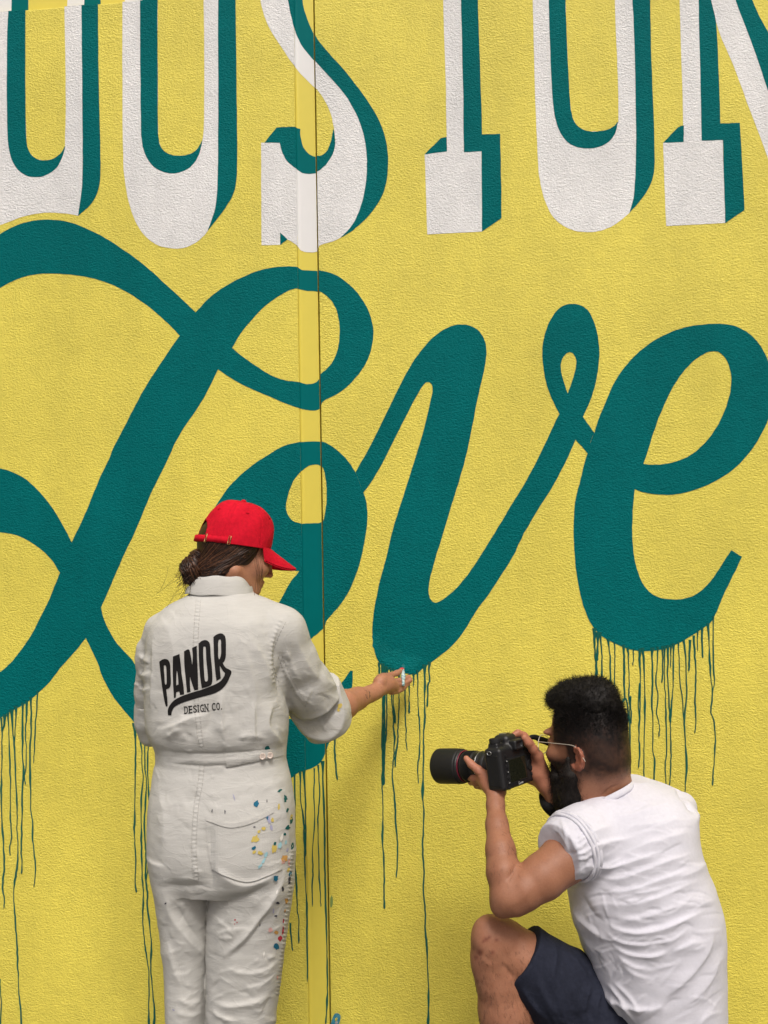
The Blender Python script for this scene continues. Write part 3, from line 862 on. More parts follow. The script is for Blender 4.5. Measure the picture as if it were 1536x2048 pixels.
# ================================================================== cloth, skin and hair materials
def cloth(name, col, weave=900, bump=.25, rough=.88, vary=.05, streak=True, sheen=0.0, crease=.22):
    m, n, l, b = mat(name)
    pos = geo_pos(n)
    a = noise_node(n, l, 9, 5, .6, vec=pos)
    c = noise_node(n, l, 120, 3, .6, vec=scaled(n, l, pos, (.25, .25, 2.2) if streak else (1, 1, 1)))
    mx = math_node(n, l, 'ADD', math_node(n, l, 'MULTIPLY', a.outputs[0], .55), math_node(n, l, 'MULTIPLY', c.outputs[0], .45))
    r = ramp(n, l, mx, [(.32, [q*(1-vary*1.5) for q in col]), (.68, [min(1, q*(1+vary)) for q in col])])
    l.new(r.outputs[0], b.inputs['Base Color'])
    b.inputs['Roughness'].default_value = rough
    b.inputs['Specular IOR Level'].default_value = .15
    if sheen: b.inputs['Sheen Weight'].default_value = sheen
    f = noise_node(n, l, weave, 2, .6, vec=scaled(n, l, pos, (.5, .5, 1.4) if streak else (1, 1, 1)))
    g = noise_node(n, l, 55, 4, .6, vec=scaled(n, l, pos, (.5, .5, 1.6)))
    h = math_node(n, l, 'ADD', math_node(n, l, 'MULTIPLY', f.outputs[0], .3), math_node(n, l, 'MULTIPLY', g.outputs[0], .7))
    cz = noise_node(n, l, 13, 3, .5, vec=scaled(n, l, pos, (.8, .8, 1.5)), dist=1.1)
    ca_ = math_node(n, l, 'ABSOLUTE', math_node(n, l, 'SUBTRACT', cz.outputs[0], .5), 0)
    cr_ = ramp(n, l, ca_, [(.0, 1.0), (.045, 0.0)])
    h = math_node(n, l, 'ADD', h, math_node(n, l, 'MULTIPLY', cr_.outputs[0], crease))
    bp = n.new('ShaderNodeBump'); bp.inputs['Strength'].default_value = bump; bp.inputs['Distance'].default_value = .004
    l.new(h, bp.inputs['Height']); l.new(bp.outputs[0], b.inputs['Normal'])
    return m

def skin(name, col, attr=False):
    m, n, l, b = mat(name)
    pos = geo_pos(n)
    a = noise_node(n, l, 22, 4, .6, vec=pos); c = noise_node(n, l, 260, 3, .6, vec=pos)
    mx = math_node(n, l, 'ADD', math_node(n, l, 'MULTIPLY', a.outputs[0], .6), math_node(n, l, 'MULTIPLY', c.outputs[0], .4))
    r = ramp(n, l, mx, [(.33, (col[0]*.84, col[1]*.78, col[2]*.75)), (.67, (col[0]*1.1, col[1]*1.1, col[2]*1.1))])
    src = r.outputs[0]
    if attr:
        at = n.new('ShaderNodeAttribute'); at.attribute_name = 'tint'
        mi = n.new('ShaderNodeMixRGB'); mi.blend_type = 'MULTIPLY'; mi.inputs[0].default_value = 1
        l.new(src, mi.inputs[1]); l.new(at.outputs['Color'], mi.inputs[2]); src = mi.outputs[0]
    l.new(src, b.inputs['Base Color'])
    b.inputs['Roughness'].default_value = .52
    b.inputs['Specular IOR Level'].default_value = .35
    b.inputs['Subsurface Weight'].default_value = .12
    b.inputs['Subsurface Radius'].default_value = (.010, .004, .002)
    b.inputs['Subsurface Scale'].default_value = .5
    p = noise_node(n, l, 420, 3, .6, vec=pos)
    bp = n.new('ShaderNodeBump'); bp.inputs['Strength'].default_value = .22; bp.inputs['Distance'].default_value = .0012
    l.new(p.outputs[0], bp.inputs['Height']); l.new(bp.outputs[0], b.inputs['Normal'])
    return m

def plain(name, col, rough=.6, metal=0.0, spec=.4, bump=0.0, scale=300):
    m, n, l, b = mat(name)
    b.inputs['Base Color'].default_value = (*col, 1)
    b.inputs['Roughness'].default_value = rough; b.inputs['Metallic'].default_value = metal
    b.inputs['Specular IOR Level'].default_value = spec
    if bump:
        p = noise_node(n, l, scale, 2, .5, vec=geo_pos(n))
        bp = n.new('ShaderNodeBump'); bp.inputs['Strength'].default_value = bump; bp.inputs['Distance'].default_value = .001
        l.new(p.outputs[0], bp.inputs['Height']); l.new(bp.outputs[0], b.inputs['Normal'])
    return m

def hair_mat(name, col, rough=.45):
    m, n, l, b = mat(name)
    p = noise_node(n, l, 160, 3, .6, vec=geo_pos(n))
    r = ramp(n, l, p.outputs[0], [(.3, [q*.55 for q in col]), (.7, [q*1.35 for q in col])])
    l.new(r.outputs[0], b.inputs['Base Color'])
    b.inputs['Roughness'].default_value = rough; b.inputs['Specular IOR Level'].default_value = .35
    return m

M_CANVAS = cloth('off_white_canvas', (.545, .538, .51), vary=.055, bump=.34)
M_RED = cloth('red_cotton', (.60, .0065, .024), weave=1200, bump=.34, vary=.17, streak=False, crease=.05)
M_SKIN_W = skin('tanned_skin', (.42, .20, .118))
M_HAIR_W = hair_mat('brown_hair', (.035, .014, .0075))
M_INK = plain('black_print', (.012, .011, .011), .8, 0, .2)
M_THREAD = cloth('canvas_thread', (.50, .485, .45), vary=.05)
M_BUTTON = plain('horn_button', (.55, .46, .40), .35)
M_NAIL = plain('red_nail_varnish', (.55, .015, .03), .2)
M_BRASS = plain('brass_buckle', (.42, .27, .12), .35, .9)

def pv(px, py, y):
    return P(px, py, y)
def lrow(py, xl, xr, y, ry, e=2.2):
    a, b = P(xl, py, y), P(xr, py, y)
    return ((a[2]+b[2])/2, (a[0]+b[0])/2, y, (b[0]-a[0])/2, ry, e)
def pchain(vx, rows, k=.012, side=None, flat=1.0):
    """rows: (px, py, y, radius in px)"""
    vx.chain([pv(*r[:3]) for r in rows], [r[3]*mpp(*r[:3]) for r in rows], k, side, flat)

def surface_of(v, f):
    return BVHTree.FromPolygons([Vector(p) for p in v], [tuple(map(int, q)) for q in f])

def drape(name, loops, bvh, lift, m, parent, step=4.0, thick=0.0, back=None):
    """flat print or patch: outline seen at a picture position, laid on the cloth surface"""
    loops = [np.asarray(L, float) for L in loops]
    lo = loops[0].min(0); hi = loops[0].max(0)
    gx, gy = np.meshgrid(np.arange(lo[0], hi[0], step), np.arange(lo[1], hi[1], step))
    g = np.stack([gx.ravel()+.11, gy.ravel()+.07], -1)
    g = g[inside_even_odd(g, loops)] if len(g) else g
    v, f = fill2d(loops, (), g)
    V, ok = [], []
    O = Vector(CAM)
    for q in v:
        d = Vector(ray(*q))
        h = bvh.ray_cast(O, d)
        if h[0] is None: V.append((0, 0, 0)); ok.append(False)
        else: V.append(tuple(h[0]-d*lift)); ok.append(True)
    ok = np.array(ok)
    f = f[ok[f].all(1)] if len(f) else f
    V = np.array(V)
    a, b, c = V[f[:, 0]], V[f[:, 1]], V[f[:, 2]]
    flip = (np.cross(b-a, c-a)*(a-CAM)).sum(1) > 0
    f[flip] = f[flip][:, ::-1]
    if thick > 0:
        n = len(V)
        dirs = (V-CAM)/np.linalg.norm(V-CAM, axis=1, keepdims=True)
        e = {}
        for t in f:
            for i in range(3):
                a_, b_ = int(t[i]), int(t[(i+1) % 3])
                e[(a_, b_)] = e.get((a_, b_), 0)+1
        sk = [(b_, a_, a_+n, b_+n) for (a_, b_) in e if (b_, a_) not in e]
        V = np.concatenate([V, V+dirs*thick])
        F = [tuple(map(int, t)) for t in f]+sk
        me = mesh_np(name, V, F)
    else:
        me = mesh_np(name, V, f)
    return link(name, me, m, parent, thick == 0)

def on_cloth(pts, bvh, lift):
    out = []
    for q in pts:
        d = Vector(ray(*q)); h = bvh.ray_cast(Vector(CAM), d)
        if h[0] is not None: out.append(np.array(h[0]-d*lift))
    return np.array(out)

def frame_from(az, pitch, sx=1):
    """columns: forward, left, up of a head facing azimuth az (from +x towards +y), tipped down by pitch"""
    a, p = math.radians(az), math.radians(pitch)
    f = np.array([math.cos(a)*math.cos(p), math.sin(a)*math.cos(p), -math.sin(p)])
    l = np.array([-math.sin(a), math.cos(a), 0.0])
    return np.stack([f, l, np.cross(f, l)], 1)

# ================================================================== the painter
WY = -0.55
woman = tag(empty('person', (float(P(440, 1800, WY)[0]), WY, GROUND_Z)), 'person in off white coverall and red cap painting the dripping letter', 'person')

# ---- coverall
lo = [P(230, 1500, WY)[0], -.80, GROUND_Z+.02]; hi = [P(760, 1500, -.2)[0]-.05, -.22, P(400, 1150, WY)[2]]
VX = Vox(lo, hi, .0030)
rows = [(1176, 396, 492, -.530, .062), (1192, 372, 512, -.535, .072), (1206, 346, 530, -.54, .086), (1224, 324, 553, -.545, .100), (1250, 304, 568, -.55, .116),
        (1290, 298, 572, -.55, .128), (1340, 297, 572, -.55, .132), (1400, 295, 574, -.55, .133), (1445, 297, 575, -.552, .132), (1468, 303, 574, -.552, .128),
        (1486, 311, 571, -.552, .118), (1500, 315, 570, -.552, .112), (1518, 316, 570, -.552, .111), (1532, 313, 573, -.553, .114), (1560, 309, 580, -.556, .120),
        (1620, 303, 588, -.562, .130), (1690, 301, 589, -.565, .134), (1740, 306, 587, -.562, .126), (1768, 314, 584, -.558, .112)]
VX.loft([lrow(*r, 2.3) for r in rows], k=0)
legL = [(1700, 306, 432, -.565, .115), (1760, 312, 430, -.558, .106), (1800, 319, 425, -.552, .096), (1870, 329, 421, -.548, .088), (1930, 336, 418, -.546, .083), (1990, 337, 417, -.545, .084), (2060, 339, 415, -.545, .083), (2200, 344, 414, -.545, .080), (2330, 348, 412, -.54, .078)]
legR = [(1700, 424, 590, -.565, .115), (1760, 425, 586, -.560, .108), (1800, 420, 581, -.556, .100), (1870, 417, 572, -.554, .094), (1930, 416, 564, -.552, .090), (1990, 415, 557, -.550, .088), (2060, 415, 548, -.55, .086), (2200, 417, 538, -.545, .083), (2330, 420, 532, -.54, .080)]
for L, k_ in ((legL, .008), (legR, 0)):
    VX.loft([lrow(*r, 2.25) for r in L], k=k_)
# right sleeve
pchain(VX, [(560, 1268, -.545, 50), (590, 1322, -.51, 44), (612, 1370, -.46, 49), (640, 1412, -.41, 51)], .022)
pchain(VX, [(520, 1235, -.545, 38), (562, 1262, -.545, 46)], .03)
sc0 = np.array(pv(632, 1400, -.418)); sca = np.array(pv(659, 1452, -.368))-np.array(pv(634, 1404, -.415)); sca /= np.linalg.norm(sca)
VX.put(lambda X, Y, Z: -((X-sc0[0])*sca[0]+(Y-sc0[1])*sca[1]+(Z-sc0[2])*sca[2]), sc0-np.array([.056, .10, .10]), sc0+.10, 0, 's')
# left sleeve
pchain(VX, [(322, 1262, -.545, 34), (302, 1318, -.525, 29), (296, 1385, -.495, 25), (297, 1432, -.47, 25)], .016)
pchain(VX, [(290, 1296, -.54, 17), (296, 1330, -.53, 20)], .012)
v, f = VX.mesh()
v = relax(v, f, 2)
n = normals_of(v, f)
def seam_pucker(v, n, pl, amp, w, per):
    px = proj(v); L = cr(pl, 8)
    seg = np.linalg.norm(np.diff(L, axis=0), axis=1); cum = np.concatenate([[0], np.cumsum(seg)])
    best = np.full(len(v), 1e9); s = np.zeros(len(v))
    m = (px[:, 0] > L[:, 0].min()-30) & (px[:, 0] < L[:, 0].max()+30) & (px[:, 1] > L[:, 1].min()-5) & (px[:, 1] < L[:, 1].max()+5) & (((v-CAM)*n).sum(1) < 0)
    q = px[m]; b = best[m]; ss = s[m]
    for i in range(len(L)-1):
        a, ab = L[i], L[i+1]-L[i]
        t = np.clip(((q-a)@ab)/(ab@ab+1e-9), 0, 1)
        d = np.hypot(*(q-a-t[:, None]*ab).T)
        u = d < b; b[u] = d[u]; ss[u] = (cum[i]+t*seg[i])[u]
    out = np.zeros(len(v))
    out[m] = amp*np.exp(-(b/w)**2)*(.45+.9*np.sin(ss/per*2*math.pi+1.3*np.sin(ss/37)))
    return out
FW = [
 # back of the jacket
 ([(566, 1240), (550, 1270), (541, 1305), (543, 1345), (558, 1378)], .004, 5, 10),
 ([(304, 1262), (306, 1320), (303, 1390), (299, 1440)], .004, 8, 4),
 ([(490, 1262), (515, 1300), (536, 1345), (545, 1400)], .0045, 10, 14),
 ([(478, 1275), (498, 1330), (512, 1390), (514, 1450)], .003, 9, 12),
 ([(330, 1240), (345, 1290), (350, 1340)], .002, 12, 12),
 ([(312, 1462), (345, 1452), (385, 1434), (425, 1428)], .006, 5, 12),
 ([(330, 1478), (352, 1462), (372, 1455)], .004, 5, 9),
 ([(446, 1372), (444, 1420), (446, 1460), (453, 1496)], .005, 5, 12),
 ([(430, 1388), (420, 1440), (405, 1478)], -.004, 10, 8),
 ([(508, 1395), (508, 1440), (509, 1492)], .004, 4, 10),
 ([(548, 1400), (535, 1448), (555, 1478), (570, 1486)], .006, 6, 12),
 ([(470, 1478), (500, 1470), (540, 1478)], .003, 7, 7),
 ([(345, 1470), (362, 1440), (372, 1420)], .003, 6, 6),
 ([(570, 1300), (560, 1360), (566, 1420)], -.004, 8, 8),
 # right sleeve
 ([(590, 1262), (600, 1300), (630, 1350), (668, 1385)], .004, 10, 10),
 ([(560, 1310), (577, 1352), (600, 1392), (622, 1418)], .003, 4, 5),
 ([(556, 1330), (566, 1375), (585, 1415), (600, 1432)], -.005, 7, 7),
 ([(571, 1290), (585, 1335), (600, 1362)], .004, 6, 9),
 ([(640, 1335), (655, 1362), (680, 1378)], .004, 6, 6),
 # left sleeve
 ([(276, 1340), (290, 1350), (304, 1342)], .004, 5, 8), ([(275, 1372), (288, 1380), (303, 1375)], .003, 4, 6),
 ([(283, 1300), (288, 1340), (284, 1385)], .003, 5, 5), ([(275, 1310), (290, 1318), (300, 1330)], .003, 4, 6),
 # waistband
 ([(313, 1499), (360, 1505), (440, 1507), (520, 1502), (572, 1494)], -.0022, 3, 3),
 ([(313, 1513), (365, 1519), (440, 1521), (515, 1513), (572, 1503)], .0028, 9, 9),
 ([(314, 1520), (364, 1529), (410, 1531), (452, 1531), (452, 1536), (500, 1527), (565, 1512)], -.0026, 2.5, 2.5),
 # seat and legs
 ([(318, 1764), (352, 1774), (390, 1776), (426, 1768)], -.0055, 13, 13),
 ([(430, 1800), (455, 1802), (495, 1792), (545, 1762)], -.006, 12, 12),
 ([(424, 1640), (420, 1700), (424, 1765), (422, 1800)], -.006, 13, 13),
 ([(428, 1928), (450, 1910), (484, 1880), (520, 1832), (556, 1776), (578, 1725)], .0085, 8, 16),
 ([(440, 1925), (472, 1905), (510, 1862), (545, 1805)], -.005, 10, 10),
 ([(328, 1774), (340, 1822), (372, 1872), (418, 1926)], .007, 7, 14),
 ([(345, 1800), (372, 1846), (412, 1895)], -.005, 10, 10),
 ([(337, 1880), (346, 1925), (364, 1976)], .0045, 6, 9),
 ([(420, 1998), (455, 2010), (505, 2003), (545, 1982)], .005, 5, 9),
 ([(424, 2012), (440, 2030), (480, 2044)], .004, 5, 8),
 ([(480, 1976), (520, 1968), (556, 1942)], .0025, 4, 14),
 ([(440, 1930), (490, 1945), (530, 1938), (566, 1912)], .003, 4, 16),
 ([(424, 1872), (460, 1858), (510, 1856)], .0022, 3, 9),
 ([(424, 1830), (450, 1850), (480, 1880)], .002, 3, 8),
 ([(418, 1715), (445, 1748), (490, 1768), (545, 1750), (572, 1722)], .007, 8, 16),
 ([(540, 1560), (560, 1600), (575, 1650), (578, 1705)], .003, 6, 8),
 ([(345, 1990), (370, 2004), (410, 2000)], .003, 6, 8), ([(345, 2020), (375, 2030), (410, 2022)], .003, 6, 8),
 ([(365, 1610), (385, 1600), (400, 1585)], -.003, 12, 10),
 ([(312, 1560), (330, 1640), (322, 1720)], .003, 12, 14),
]
d = 1.35*folds(v, n, FW)
d += micro(v, n, [(330, 1230, 545, 1420, 26, 75, 30, 40, .0011), (305, 1400, 570, 1490, 46, 80, 35, 28, .0012), (560, 1270, 670, 1430, 26, 55, 25, 34, .0015), (272, 1300, 306, 1430, 16, 10, 25, 18, .0016),
    (318, 1500, 570, 1530, 26, 85, 20, 14, .0010), (310, 1540, 580, 1640, 26, 60, 50, 36, .0010), (305, 1640, 415, 1770, 16, 20, 40, 40, .0011), (320, 1775, 415, 1900, 22, 45, 35, 42, .0012), (425, 1775, 575, 1920, 34, -35, 35, 44, .0012),
    (340, 1900, 412, 2048, 26, 15, 30, 34, .0012), (420, 1910, 555, 2048, 40, -12, 28, 42, .0013)], 5)
back_seam = [(397, 1200), (393, 1250), (391, 1300), (391, 1340), (393, 1400), (397, 1450), (403, 1495), (404, 1530), (400, 1570), (393, 1610), (389, 1660), (388, 1710), (393, 1762)]
d += seam_pucker(v, n, back_seam[:7], .0009, 4, 7.5)
d += seam_pucker(v, n, back_seam[7:], .0011, 4, 8.5)
d += seam_pucker(v, n, [(563, 1240), (545, 1280), (540, 1320), (550, 1370)], .0014, 5, 9)
d += seam_pucker(v, n, [(585, 1700), (578, 1780), (572, 1840), (565, 1900), (556, 1990)], .0018, 4, 8)
q = v*np.array([1, 1, .55])
d += .0022*vnoise(q*11+3)+.0011*vnoise(q*27+9)+.0007*vnoise(v*np.array([30, 30, 70]))
v = v+n*d[:, None]
BVH_W = surface_of(v, f)
link('coverall', mesh_np('coverall', v, f), M_CANVAS, woman)
seam_v, seam_f = [], []

# rolled cuffs
CV = Vox(np.minimum(P(560, 1520, -.42), P(560, 1340, -.42))-.02, P(740, 1340, -.25)+.02, .003)
pchain(CV, [(620, 1380, -.430, 61), (645, 1425, -.397, 57), (662, 1458, -.365, 47)], 0, side=(0, 1, 0), flat=1.04)
cq0, cq1 = np.array(pv(623, 1385, -.428)), np.array(pv(659, 1452, -.368)); cax = (cq1-cq0)/np.linalg.norm(cq1-cq0)
CV.put(lambda X, Y, Z: (X-cq0[0])*cax[0]+(Y-cq0[1])*cax[1]+(Z-cq0[2])*cax[2], cq0-.12, cq0+.12, .004, 's')
CV.put(lambda X, Y, Z: -((X-cq1[0])*cax[0]+(Y-cq1[1])*cax[1]+(Z-cq1[2])*cax[2]), cq1-.12, cq1+.12, .006, 's')
cv, cf = CV.mesh(); cv = relax(cv, cf, 2); cn = normals_of(cv, cf)
cd = folds(cv, cn, [([(598, 1440), (625, 1426), (655, 1404), (686, 1376)], .0035, 3, 6), ([(622, 1410), (640, 1440), (662, 1475)], .0025, 4, 4), ([(612, 1440), (640, 1450), (670, 1436)], .003, 6, 9), ([(640, 1470), (660, 1440), (682, 1420)], .003, 6, 8)])
cv = cv+cn*(cd+.0016*vnoise(cv*30)+.0008*vnoise(cv*70))[:, None]
BVH_C = surface_of(cv, cf)
link('rolled_cuff', mesh_np('rolled_cuff', cv, cf), M_CANVAS, woman)
CV = Vox(P(255, 1500, -.52)-.02, P(335, 1395, -.40)+.02, .003)
pchain(CV, [(297, 1416, -.475, 28), (297, 1445, -.465, 28), (300, 1470, -.455, 23)], 0)
cv, cf = CV.mesh(); cv = relax(cv, cf, 2); cn = normals_of(cv, cf)
cd = folds(cv, cn, [([(270, 1414), (290, 1420), (312, 1418)], .004, 4, 7), ([(278, 1440), (300, 1455), (315, 1440)], .003, 5, 6)])
cv = cv+cn*(cd+.0014*vnoise(cv*30))[:, None]
link('rolled_cuff', mesh_np('rolled_cuff', cv, cf), M_CANVAS, woman)

# collar: a folded band round the neck
nc = P(440, 1186, -.530)
ring = []
for k in range(49):
    a = k/48*2*math.pi
    ring.append((math.cos(a), math.sin(a)))
def collar():
    V = []
    prof = [(0.0, -.006), (.003, .012), (.001, .030), (-.004, .040), (-.0075, .037), (-.006, .024), (-.003, .010)]
    secs = []
    for k, (c, s) in enumerate(ring[:-1]):
        back = -s                                   # 1 at the back of the neck (towards the viewer)
        right = c
        rx, ry = .0655+.004*back, .060
        hgt = .92+.18*max(0, back)*1.0
        dip = -.026*max(0, s)-.004*right
        for (o, zz) in [(.0, -.012), (.001, .010), (-.003, .032), (-.0055, .0385), (-.0015, .041), (.0045, .036), (.0115, .016), (.0165, -.001), (.0190, -.004), (.0204, -.001), (.0150, .018)]:
            r_ = 1+o/.062+.004*math.sin(k*1.7)+.006*math.sin(k*.55+1)
            secs.append((nc[0]+rx*r_*c, nc[1]+ry*r_*s, nc[2]+zz*hgt+dip+.0015*math.sin(k*.9)+.016*right*(zz > .0)*0.25))
    m_ = 11; N = 48
    F = []
    for k in range(N):
        for j in range(m_-1):
            F.append((k*m_+j, ((k+1) % N)*m_+j, ((k+1) % N)*m_+j+1, k*m_+j+1))
    return np.array(secs), np.array(F)[:, ::-1]
co = link('collar', mesh_np('collar', *collar()), M_CANVAS, woman)
sd_ = co.modifiers.new('sub', 'SUBSURF'); sd_.levels = 2; sd_.render_levels = 2

# seat pocket with its hem, waist tab, buttons
pk = cr([(411, 1632, 1), (425, 1640), (455, 1646), (485, 1643), (515, 1632), (546, 1616, 1), (552, 1650), (560, 1700), (565, 1738, 1), (535, 1752), (495, 1764), (450, 1752), (423, 1738, 1), (415, 1690)], 7, True)
pocket = drape('seat_pocket', [pk], BVH_W, .0045, M_CANVAS, woman, 5, .006)
hem = cr([(411, 1632, 1), (455, 1646), (485, 1643), (515, 1632), (546, 1616, 1), (548, 1625, 1), (517, 1641), (486, 1652), (455, 1655), (412, 1641, 1)], 7, True)
drape('pocket_hem', [hem], BVH_W, .0068, M_CANVAS, woman, 4, .003).parent = pocket
bpy.data.objects['pocket_hem'].matrix_parent_inverse = Matrix.Identity(4)
drape('waist_tab', [cr([(449, 1508, 1), (530, 1500, 1), (570, 1494, 1), (568, 1511, 1), (530, 1519, 1), (452, 1535, 1)], 6, True)], BVH_W, .0032, M_CANVAS, woman, 5, .004)
def button(px, py):
    c = on_cloth([(px, py)], BVH_W, .006)[0]
    r_ = ray(px, py); ax = -r_; a = np.cross(ax, (0, 0, 1.)); a /= np.linalg.norm(a); b = np.cross(ax, a)
    R = .0078
    V, F = lathe([(-.002, 0), (-.002, R), (.0, R*1.02), (.0016, R*.95), (.0020, R*.82), (.0012, R*.68), (.0010, R*.2), (.0010, 0)], (c, ax, a, b), 20)
    o = link('button', mesh_np('button', V, F), M_BUTTON, woman)
    hs = []
    for sx, sy in ((-1, -1), (1, -1), (1, 1), (-1, 1)):
        q = c+ax*.0013+a*sx*.0016+b*sy*.0016
        hs.append(lathe([(0, 0), (.0003, .0007), (.0003, 0)], (q, ax, a, b), 6))
    h = link('button_hole', mesh_np('button_hole', *join(hs)), M_INK, woman); h.parent = o; h.matrix_parent_inverse = Matrix.Identity(4)
button(525, 1513); button(540, 1511)
# seam stitching: short thread dashes along the seams
def stitches(pl, off, dash=5.5, gap=3.5, bvh=BVH_W, r=.00055):
    L = cr(pl, 12); seg = np.linalg.norm(np.diff(L, axis=0), axis=1); cum = np.concatenate([[0], np.cumsum(seg)])
    tn = np.gradient(L, axis=0); tn /= np.linalg.norm(tn, axis=1, keepdims=True); nn = np.stack([-tn[:, 1], tn[:, 0]], 1)
    L = L+nn*off
    out = []; s = 0
    while s+dash < cum[-1]:
        p_ = [(np.interp(s+t*dash, cum, L[:, 0]), np.interp(s+t*dash, cum, L[:, 1])) for t in (0, .5, 1)]
        c = on_cloth(p_, bvh, .0006)
        if len(c) == 3: out.append(c)
        s += dash+gap
    return out
st = []
for o_ in (-4.5, 4.5):
    st += stitches(back_seam[:7], o_); st += stitches(back_seam[7:], o_)
st += stitches([(567, 1242), (551, 1275), (542, 1308), (545, 1345), (556, 1372)], -5)
st += stitches([(560, 1312), (577, 1354), (600, 1394), (618, 1414)], -4); st += stitches([(560, 1312), (577, 1354), (600, 1394), (618, 1414)], 4)
st += stitches([(585, 1712), (578, 1790), (571, 1850), (564, 1910), (553, 2000), (548, 2046)], -12)
st += stitches([(572, 1520), (578, 1560), (581, 1640)], -8)
V, F = tubes(st, [.00055]*len(st), 4)
so = link('stitching', mesh_np('stitching', V, F), M_THREAD, woman)
tag(so, kind='stuff')

# print on the back
def Q(*p): return Z(290, 1240, 7.68, p)
prints = [
 [cr(Q((218, 640, 1), (270, 605), (320, 598), (360, 620), (385, 680), (392, 800), (398, 930), (395, 990), (375, 1040), (325, 1066, 1), (340, 1180), (348, 1312, 1), (326, 1336, 1), (305, 1280), (270, 1080), (240, 850)), 6, True), cr(Q((290, 700), (310, 695), (325, 730), (330, 850), (332, 950), (325, 990), (308, 985), (298, 850)), 6, True)],
 [cr(Q((428, 560, 1), (530, 520, 1), (545, 650), (565, 850), (590, 1010), (602, 1142, 1), (540, 1152, 1), (525, 1095, 1), (480, 1110, 1), (472, 1192, 1), (445, 1200, 1), (432, 1000), (425, 780)), 6, True), cr(Q((487, 780, 1), (497, 800), (508, 900), (513, 990, 1), (480, 1004, 1), (482, 880)), 6, True)],
 [cr(Q((598, 482, 1), (660, 450), (685, 462, 1), (705, 560), (725, 690, 1), (733, 550), (722, 430, 1), (795, 395, 1), (800, 600), (812, 850), (815, 1070, 1), (760, 1082, 1), (720, 970), (690, 870, 1), (690, 980), (700, 1102, 1), (645, 1116, 1), (625, 900), (605, 700)), 6, True)],
 [cr(Q((822, 360, 1), (870, 322), (930, 308), (980, 335), (1000, 390), (1010, 550), (1030, 750), (1035, 920), (1020, 990), (970, 1020), (872, 1049, 1), (850, 900), (830, 650)), 6, True), cr(Q((895, 420), (915, 405), (932, 420), (940, 600), (960, 800), (965, 920), (940, 945), (920, 930), (905, 750)), 6, True)],
 [cr(Q((1050, 260, 1), (1100, 222), (1170, 205), (1220, 235), (1240, 290), (1243, 450), (1240, 560), (1215, 640), (1195, 656), (1240, 730), (1326, 788), (1300, 880), (1250, 980), (1180, 1060), (1080, 1120), (950, 1160), (800, 1200), (650, 1245), (530, 1290), (450, 1340), (415, 1400), (404, 1465, 1), (352, 1463, 1), (350, 1380), (380, 1310), (440, 1240), (540, 1180), (700, 1120), (900, 1060), (1050, 1000), (1150, 945), (1215, 865), (1228, 815, 1), (1195, 778), (1148, 700, 1), (1155, 800), (1164, 896, 1), (1098, 936, 1), (1080, 800), (1060, 550)), 6, True), cr(Q((1130, 310), (1160, 300), (1168, 400), (1165, 540), (1135, 600), (1125, 450)), 6, True)],
]
for lp in prints:
    drape('printed_letter', lp, BVH_W, .0012, M_INK, woman, 4)
def text_loops(s, size=1.0):
    cu = bpy.data.curves.new('txt', 'FONT'); cu.body = s; cu.offset = .012
    to = bpy.data.objects.new('txt', cu); COL.objects.link(to)
    dg = bpy.context.evaluated_depsgraph_get()
    me = bpy.data.meshes.new_from_object(to.evaluated_get(dg))
    vv = np.array([x.co[:2] for x in me.vertices]); ff = [tuple(p.vertices) for p in me.polygons]
    bpy.data.objects.remove(to); bpy.data.curves.remove(cu); bpy.data.meshes.remove(me)
    return vv, ff
def text_on(name, s, corner, right, up, bvh, lift, m, parent):
    """corner: bottom-left picture position; right / up: picture vectors of the text's width and height"""
    vv, ff = text_loops(s)
    vv = (vv-vv.min(0))/(vv.max(0)-vv.min(0))
    px = np.array(corner)+vv[:, :1]*np.array(right)+vv[:, 1:]*np.array(up)
    V = []
    for q in px:
        d = Vector(ray(*q)); h = bvh.ray_cast(Vector(CAM), d)
        V.append(np.array(h[0]-d*lift) if h[0] is not None else P(q[0], q[1], WY-.12))
    return link(name, mesh_np(name, V, ff), m, parent, False)
# condensed slab capitals, one glyph of the built-in face per letter, with slab feet
def slab_text(s, x0, y0, x1, y1, h):
    wid = {'I': .55, '.': .4, ' ': .62}
    tot = sum(wid.get(c, 1.0) for c in s)
    dx, dy = (x1-x0)/tot, (y1-y0)/tot
    u = 0
    tilt = -(y1-y0)/(x1-x0)
    for c in s:
        w = wid.get(c, 1.0)
        if c != ' ':
            cx, cy = x0+dx*u, y0+dy*u
            ww = dx*w*(.80 if c != 'I' else .36)
            hh = h if c != '.' else 2.6
            if c == '.': ww = 2.6
            text_on('printed_letter', c, (cx, cy), (ww, dy*w*.8), (-hh*.045, -hh), BVH_W, .0012, M_INK, woman)
            if c in 'DEIN':
                for ex in ((.0,) if c in 'DE' else (.5,) if c == 'I' else (.05, .95)):
                    for top in (0, 1):
                        bx = cx+ww*ex-hh*.045*top; by = cy+dy*w*.8*ex-top*(hh-1.4)
                        half = 2.0 if c != 'D' else 1.6
                        if c in 'DE': bx += .4
                        drape('serif', [np.array([(bx-half, by), (bx+half, by+.2), (bx+half, by-1.4), (bx-half, by-1.4)])], BVH_W, .0013, M_INK, woman, 3)
        u += w
slab_text('DESIGN CO.', 369.0, 1428.0, 445.5, 1419.0, 15.0)

